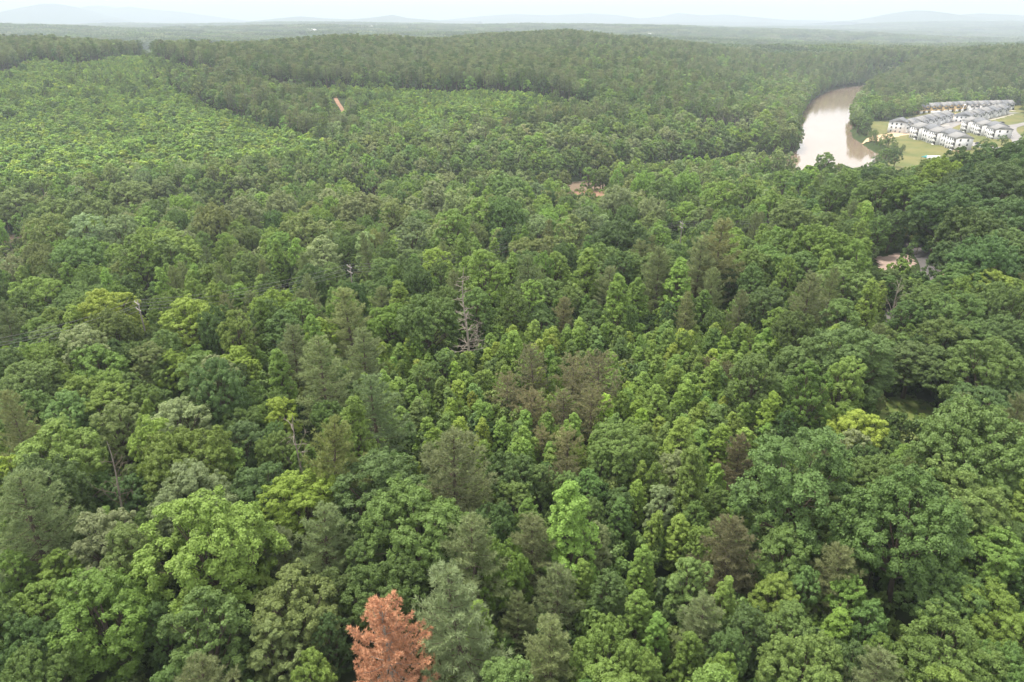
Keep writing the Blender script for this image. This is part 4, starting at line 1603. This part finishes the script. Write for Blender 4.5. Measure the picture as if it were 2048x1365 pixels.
# low guard rail by the road
gp = [at(1812, 590, 25), at(1830, 598, 25), at(1852, 612, 25)]
r = empty("guard_rail", (gp[0][0], gp[0][1], 0), 0)
tag(r, "weathered pale guard rail beside the asphalt road", "guard rail")
for i in range(7):
    s = i / 6 * 2
    a, b2 = gp[min(1, int(s))], gp[min(1, int(s)) + 1]
    f = s - min(1, int(s))
    x, y = a[0] + (b2[0] - a[0]) * f, a[1] + (b2[1] - a[1]) * f
    z = g1(x, y)
    b = MB(); b.box(x - gp[0][0] - .08, x - gp[0][0] + .08, y - gp[0][1] - .08, y - gp[0][1] + .08, z - 0.3, z + 0.85); b.build("post", M_POLE, r)
    if i:
        b = MB(); b.tube([(px0, py0, pz0 + 0.65), ((px0 + x - gp[0][0]) / 2, (py0 + y - gp[0][1]) / 2, (pz0 + z) / 2 + 0.65), (x - gp[0][0], y - gp[0][1], z + 0.65)], [0.16] * 3, 6); b.build("rail", M_POLE, r)
    px0, py0, pz0 = x - gp[0][0], y - gp[0][1], z

# ------------------------------------------------------------------ woods beyond, one mass each
IDX_B, IDX_P, IDX_S, IDX_F, IDX_U = (0, 1, 2, 3), (4, 5, 6), (7, 8, 9), (10, 11, 12), (13, 14)


class Mass:
    def __init__(self):
        self.P, self.i, self.s, self.t = [], [], [], []

    def add(self, x, y, z, idx, sxy, sz, tint):
        self.P.append(np.column_stack([x, y, z]))
        self.i.append(idx)
        self.s.append(np.column_stack([sxy, sxy, sz]))
        self.t.append(tint)

    def build(self, name, lib, label, cat):
        P = np.concatenate(self.P)
        return scatter(name, lib, P, np.concatenate(self.i), RNG.uniform(0, 6.28, len(P)), np.concatenate(self.s), np.concatenate(self.t), label, cat)


def tints(keys, probs, n, rng, a=0.13):
    C = np.array([TINT[k] for k in keys])[rng.choice(len(keys), n, p=probs)]
    C = C * (1 + rng.normal(size=(n, 1)) * a) * (1 + rng.normal(size=(n, 3)) * np.array((0.05, 0.03, 0.06)))
    return np.clip(C, 0.012, 0.5)


def jgrid(x0, x1, y0, y1, s, rng):
    gx, gy = np.meshgrid(np.arange(x0, x1, s), np.arange(y0, y1, s))
    x = gx.ravel() + rng.uniform(-.55, .55, gx.size) * s
    y = gy.ravel() + rng.uniform(-.55, .55, gx.size) * s
    k = np.abs(x) < y * 0.84 + 30
    return x[k], y[k]


PLANT_C = [(480, 165), (600, 185), (690, 182), (760, 186), (900, 190), (1060, 192), (1120, 205), (1200, 225), (1180, 245), (1060, 262), (1000, 285), (900, 292), (740, 300), (715, 270), (640, 225), (520, 195)]
BAND = [(330, 170), (420, 178), (520, 205), (640, 235), (715, 262), (735, 300), (690, 320), (600, 290), (520, 262), (430, 225), (360, 195)]
rng = np.random.default_rng(77)
plantation, pines, woods, scrub = Mass(), Mass(), Mass(), Mass()
# young plantation
x, y = jgrid(-620, 260, 330, 960, 3.3, rng)
z = gfast(x, y)
u, v, _ = proj(x, y, z)
inl, inc, inb = in_poly(u, v, PLANT_L), in_poly(u, v, PLANT_C), in_poly(u, v, BAND)
k = (inl | inc) & ~inb & (river_edge(x, y) > 8)
un, vn, _ = proj(x, y, z + 4)
k &= ~((un > 660) & (un < 692) & (vn > 188) & (vn < 229))
k &= vnoise(x / 9, y / 9, 4) * 0.6 + vnoise(x / 28, y / 28, 6) * 0.5 > 0.24
x, y, z = x[k], y[k], z[k]
n = len(x)
big = vnoise(x / 30, y / 30, 12)
s = (0.55 + 0.75 * big) * rng.uniform(0.75, 1.3, n) * (0.75 + 0.55 * sstep(700, 420, y))
bush = rng.uniform(size=n) < 0.5
plantation.add(x, y, z - 0.1, np.where(bush, rng.choice(IDX_F, n), rng.choice(IDX_S, n)), np.where(bush, s * 0.56, s * 1.05), np.where(bush, s * 0.40, s), tints("bygod", (.50, .14, .26, .05, .05), n, rng) * 1.32)
plant_xy = (x, y)
# tall woods 420-900 m
x, y = jgrid(-760, 820, 424, 1360, 5.6, rng)
k = (river_edge(x, y) > 2) & ~in_poly(x, y, FIELD)
x, y = x[k], y[k]
z = gfast(x, y)
u, v, _ = proj(x, y, z)
inplant = (in_poly(u, v, PLANT_L) | in_poly(u, v, PLANT_C)) & ~in_poly(u, v, BAND)
x, y, z, u, v = (a[~inplant] for a in (x, y, z, u, v))
# keep the openings toward the river, buildings and drowned stand clear
keep = np.ones(len(x), bool)
ut, vt, _ = proj(x, y, z + 13)
keep &= ~(in_poly(ut, vt, VIEW) & (y < 700))
keep &= ~((u > 1385) & (u < 1510) & (v > 258) & (v < 284))
keep &= ~((ut > 655) & (ut < 695) & (vt > 185) & (vt < 232) & (y < 740))
x, y, z, u, v = (a[keep] for a in (x, y, z, u, v))
low = (z < 9.5)
mixed = (u > 1150) & ~low
stand = ~low & ~mixed
r1 = rng.uniform(size=len(x))
rfac = vnoise(x / 60, y / 60, 91)
is_pine = np.where(stand, r1 < 0.74, np.where(mixed, r1 < 0.28 + 0.3 * (rfac - 0.5), r1 < 0.02))
in_band = in_poly(u, v, BAND)
is_pine = np.where(in_band, r1 < 0.4, is_pine)
east = (x > 400) & (y > 770) & (r1 < 0.55)                       # dark pines behind the townhouses
is_pine |= east
p = is_pine
n = p.sum()
pines.add(x[p], y[p], z[p] - 0.2, rng.choice(IDX_P, n), rng.uniform(0.85, 1.25, n), rng.uniform(0.82, 1.08, n), tints("pdog", (.62, .22, .04, .12), n, rng) * 0.95)
q = ~is_pine & (rng.uniform(size=len(x)) < np.where(low, 0.62, 0.8))
n = q.sum()
far = y[q] > 700
idx = np.where(far, rng.choice(IDX_F, n), rng.choice(IDX_B, n))
sc = rng.uniform(0.7, 1.12, n)
tl = tints("osgb", (.30, .22, .25, .23), n, rng)
tm_ = tints("bgdo", (.24, .38, .26, .12), n, rng)
woods.add(x[q], y[q], z[q] - 0.2, idx, sc, sc * rng.uniform(0.85, 1.1, n), np.where(low[q][:, None], tl, tm_) * 1.22)
# odd bigger trees left standing in the plantation
pk = rng.permutation(len(plant_xy[0]))[:170]
x, y = plant_xy[0][pk], plant_xy[1][pk]
n = len(x)
sc = rng.uniform(0.45, 0.75, n)
woods.add(x, y, gfast(x, y) - 0.2, rng.choice(IDX_B, n), sc, sc, tints("gdb", (.5, .3, .2), n, rng))
# river-side trees lean over both banks
x, y = jgrid(-420, 700, 260, 1300, 4.6, rng)
e = river_edge(x, y)
k = (e > 1.0) & (e < 9) & ~in_poly(x, y, FIELD) & ~((y < 640) & (x > 246) & (y < 1.1 * x + 300)) & (y > 300)
x, y = x[k], y[k]
z = gfast(x, y)
k = np.array([not blocks_view(dict(x=a, y=b, z=c, h=11, R=3.5)) for a, b, c in zip(x, y, z)], bool) | (y > 470)
ut, vt, _ = proj(x, y, z + 9)
k &= ~(in_poly(ut, vt, VIEW) & (y < 660) & (x > 180) & (u.shape[0] > 0) & (x > 0.40 * y))
x, y, z = x[k], y[k], z[k]
n = len(x)
sc = rng.uniform(0.55, 0.85, n)
woods.add(x, y, z - 0.2, rng.choice(IDX_B, n), sc, sc, tints("ogbs", (.32, .3, .2, .18), n, rng))
# trees not singled out nearer by, and undergrowth beneath everything near
for t in REST:
    i = {'P': 4, 'N': 4, 'S': 7}.get(t['kind'], int(rng.integers(4)))
    h0, R0 = {4: (21, 2.9), 7: (6, 2.0)}.get(i, (17, 5.2))
    woods.add([t['x']], [t['y']], [t['z']], [i], [t['R'] / R0], [t['h'] / h0], jitter_tint(t['tint'], rng)[None] * 1.25)
x, y = jgrid(-380, 380, 12, 560, 3.6, rng)
k = near_ok(x, y)
for a, b in ROADPTS:
    k &= np.hypot(x - a, y - b) > 5.0
x, y = x[k], y[k]
z = gfast(x, y)
k = np.array([not blocks_view(dict(x=a, y=b, z=c, h=3, R=2)) for a, b, c in zip(x, y, z)], bool)
x, y, z = x[k], y[k], z[k]
n = len(x)
sc = rng.uniform(0.6, 1.5, n)
scrub.add(x, y, z - 0.15, rng.choice(IDX_U, n), sc, sc * rng.uniform(0.8, 1.6, n), tints("gbdo", (.35, .25, .3, .1), n, rng))
x, y = jgrid(-10, 110, 330, 420, 4.2, rng)
k = in_poly(x, y, MEADOW) & (rng.uniform(size=len(x)) < 0.4)
x, y = x[k], y[k]
n = len(x)
sc = rng.uniform(0.4, 1.0, n)
scrub.add(x, y, gfast(x, y), rng.choice(IDX_U, n), sc, sc * 1.1, tints("ybo", (.3, .4, .3), n, rng))
x, y = jgrid(40, 110, 80, 125, 1.1, rng)
k = in_poly(x, y, CLEAR) & (rng.uniform(size=len(x)) < 0.25 + 0.5 * vnoise(x / 5, y / 5, 19))
x, y = x[k], y[k]
n = len(x)
sc = rng.uniform(0.10, 0.30, n)
scrub.add(x, y, gfast(x, y) + 0.1, rng.choice(IDX_U, n), sc, sc * 0.8, tints("gbo", (.5, .3, .2), n, rng))
# shrubs and small trees of the field's edge and riverside
for uu, vv, hh, tk in ((1768, 281, 1.6, 'o'), (1776, 292, 2.6, 'g'), (1764, 300, 2.9, 'g'), (1750, 318, 2.6, 'd'), (1783, 318, 2.2, 'd'), (1700, 262, 3.0, 'd'), (1706, 250, 3.4, 'g'), (1697, 272, 2.4, 'd'),
                       (1722, 290, 1.5, 'g'), (1712, 300, 1.2, 'o'), (1732, 306, 1.2, 'o'), (1742, 284, 1.3, 'g'), (1965, 306, 2.2, 'o'), (2000, 300, 2.0, 'g'), (1795, 296, 0.0, 'g')):
    a, b = at(uu, vv, 4.5)
    if hh and river_edge(np.array([a]), np.array([b]))[0] > 4:
        woods.add([a], [b], [g1(a, b) - 0.1], [int(hh * 10) % 4], [hh * 0.30], [hh * 0.21], np.array(TINT[tk])[None])
# the field's river bank: low trees upstream, shrubs toward the bend
for yy in np.arange(486, 700, 5.0):
    xs_ = np.arange(225, 420, 1.0)
    e_ = river_edge(xs_, np.full(len(xs_), yy))
    east_ = np.nonzero((e_ > 3.5) & (xs_ > 250))[0]
    if len(east_):
        for rep_ in range(2):
            xx = xs_[east_[0]] + rng.uniform(0, 9)
            sc = rng.uniform(0.45, 0.85) if yy > 585 else rng.uniform(0.14, 0.34)
            woods.add([xx], [yy], [g1(xx, yy) - 0.2], [int(rng.integers(4))], [sc], [sc], tints("gdo", (.5, .3, .2), 1, rng))
for uu, vv, sc in ((1768, 322, 0.8), (1788, 324, 0.75), (1750, 328, 0.6), (1778, 314, 0.55), (1762, 296, 0.42), (1772, 291, 0.35)):
    a, b = at(uu, vv + 8, 5)
    woods.add([a], [b], [g1(a, b) - 0.2], [int(rng.integers(4))], [sc], [sc * 0.85], tints("gd", (.5, .5), 1, rng))
plantation.build("plantation", "wood", "young bright green plantation covering the hillside across the river", "plantation")
pines.build("pine_forest", "wood", "tall dark pine stand with bare trunks along its cut edge", "forest")
woods.build("woodland", "wood", "broadleaf woodland of the river flats and far slopes", "woodland")
scrub.build("undergrowth", "wood", "low leafy undergrowth between the trunks and along the banks", "undergrowth")

# far canopy to the horizon
canopy = Mass()
for r0, r1_, s in ((1150, 2600, 33), (2600, 5200, 44), (5200, 9000, 66)):
    gx, gy = np.meshgrid(np.arange(-r1_ * 0.8, r1_ * 0.8, s), np.arange(700, r1_, s))
    x = gx.ravel() + rng.uniform(-.5, .5, gx.size) * s
    y = gy.ravel() + rng.uniform(-.5, .5, gx.size) * s
    rr = np.hypot(x, y)
    k = (rr > r0) & (rr <= r1_) & (np.abs(x) < y * 0.80 + 60) & (y > 1330 if r0 < 2000 else rr > 0)
    x, y = x[k], y[k]
    k = river_edge(x, y) > 26 if r0 < 2000 else np.ones(len(x), bool)
    k &= (vnoise(x / 160, y / 160, 41) > 0.10)
    x, y = x[k], y[k]
    z = gfast(x, y)
    n = len(x)
    sc = np.full(n, s / 33.0) * 0.92
    canopy.add(x, y, z - 1.0, rng.integers(0, 4, n), sc, rng.uniform(0.85, 1.15, n), tints("gdpbo", (.34, .28, .24, .08, .06), n, rng, 0.16) * 0.72)
canopy.build("far_forest", "canopy", "unbroken far forest rolling toward the hazy horizon", "forest")

# tiny far farm sheds
for u, v, L in ((620, 57, 24), (630, 57.6, 16), (1300, 66, 10), (742, 51, 14)):
    d = ray(u, v)
    tt = np.arange(1700, 9000, 12.0) / d[1]
    hit = np.nonzero(CAM_Z + d[2] * tt <= ground(d[0] * tt, d[1] * tt) + 18)[0]
    if not len(hit):
        continue
    x, y = d[0] * tt[hit[0]], d[1] * tt[hit[0]]
    r = empty("farm_shed", (x, y, g1(x, y) + 8), 0.1)
    tag(r, "tiny white far-off farm shed showing in the hazy forest", "shed", "far white sheds")
    b = MB(); b.box(-L / 2, L / 2, -7, 7, -9, 4); b.build("wall", M_WALL, r)
    b = MB(); gable(b, -L / 2, L / 2, -7, 7, 4.003, 3, 'x', 0.6); b.build("roof", M_TRIM, r)

# ------------------------------------------------------------------ mountains on the skyline
M_HILL = two_tone("mountain_forest", (0.035, 0.055, 0.028), (0.055, 0.075, 0.038), 0.002)


def mountain(pts, D, label, thick=2200):
    us = np.linspace(pts[0][0], pts[-1][0], 90)
    vs = np.interp(us, [p[0] for p in pts], [p[1] for p in pts])
    rows = np.linspace(-1, 1, 15)
    V = []
    for k, rw in enumerate(rows):
        y = D + rw * thick
        for u, v in zip(us, vs):
            d = ray(u, v)
            t = D / d[1]
            ztop = CAM_Z + d[2] * t
            hgt = max(0.0, ztop - 20) * math.cos(rw * math.pi / 2) ** 1.2
            n = float(fbm(np.array([u * D / 1.4e6 + 3]), np.array([rw * 2.0 + D / 900]), 13, 4)[0])
            V.append((d[0] * t, y, 20 + hgt * (1 + 0.35 * n * (1 - math.cos(rw * math.pi / 2) ** 4)) - 30 * abs(rw)))
    m = len(us)
    i, j = np.meshgrid(np.arange(len(rows) - 1), np.arange(m - 1), indexing='ij')
    Q = np.stack([i * m + j, i * m + j + 1, (i + 1) * m + j + 1, (i + 1) * m + j], -1).reshape(-1, 4)
    o = link("mountain", new_mesh("mountain", V, [Q], [M_HILL], smooth=True))
    tag(o, label, "mountain", None, "structure")


mountain([(-220, 42), (-60, 34), (20, 27), (60, 16), (105, 7), (130, 12), (165, 25), (215, 40)], 10500, "single pointed mountain fading into haze", 1800)
mountain([(120, 40), (170, 18), (195, 11), (225, 18), (262, 14), (300, 19), (360, 24), (420, 33), (480, 41)], 13500, "faint long mountain ridge behind the pointed peak")
mountain([(500, 44), (560, 37), (600, 33), (650, 37), (700, 39), (750, 35), (785, 30), (812, 36), (870, 41), (960, 43)], 9800, "low hazy hills on the middle of the skyline")
mountain([(880, 41), (960, 33), (1030, 28), (1090, 31), (1180, 27), (1230, 30), (1280, 37), (1330, 33), (1355, 26), (1400, 31), (1450, 29), (1520, 36), (1580, 41)], 13000, "very faint far range on the middle skyline")
mountain([(1680, 44), (1750, 38), (1790, 31), (1832, 21), (1860, 25), (1890, 29), (1915, 32), (1960, 27), (2000, 29), (2040, 33), (2120, 38), (2220, 42)], 9600, "blue hazy mountain range above the apartments")

# ------------------------------------------------------------------ haze
hz = bpy.data.materials.new("haze")
hz.use_nodes = True
hn, hl = hz.node_tree.nodes, hz.node_tree.links
hn.clear()
ho = hn.new("ShaderNodeOutputMaterial")
pv = hn.new("ShaderNodeVolumePrincipled")
pv.inputs["Color"].default_value = (0.62, 0.70, 0.81, 1)
pv.inputs["Density"].default_value = 0.000175
pv.inputs["Anisotropy"].default_value = 0.0
hl.new(pv.outputs[0], ho.inputs["Volume"])
b = MB()
b.box(-27000, 27000, -27000, 27000, -120, 460)
o = b.build("haze", hz)
tag(o, "pale summer haze filling the air over the valley", "haze", None, "stuff")
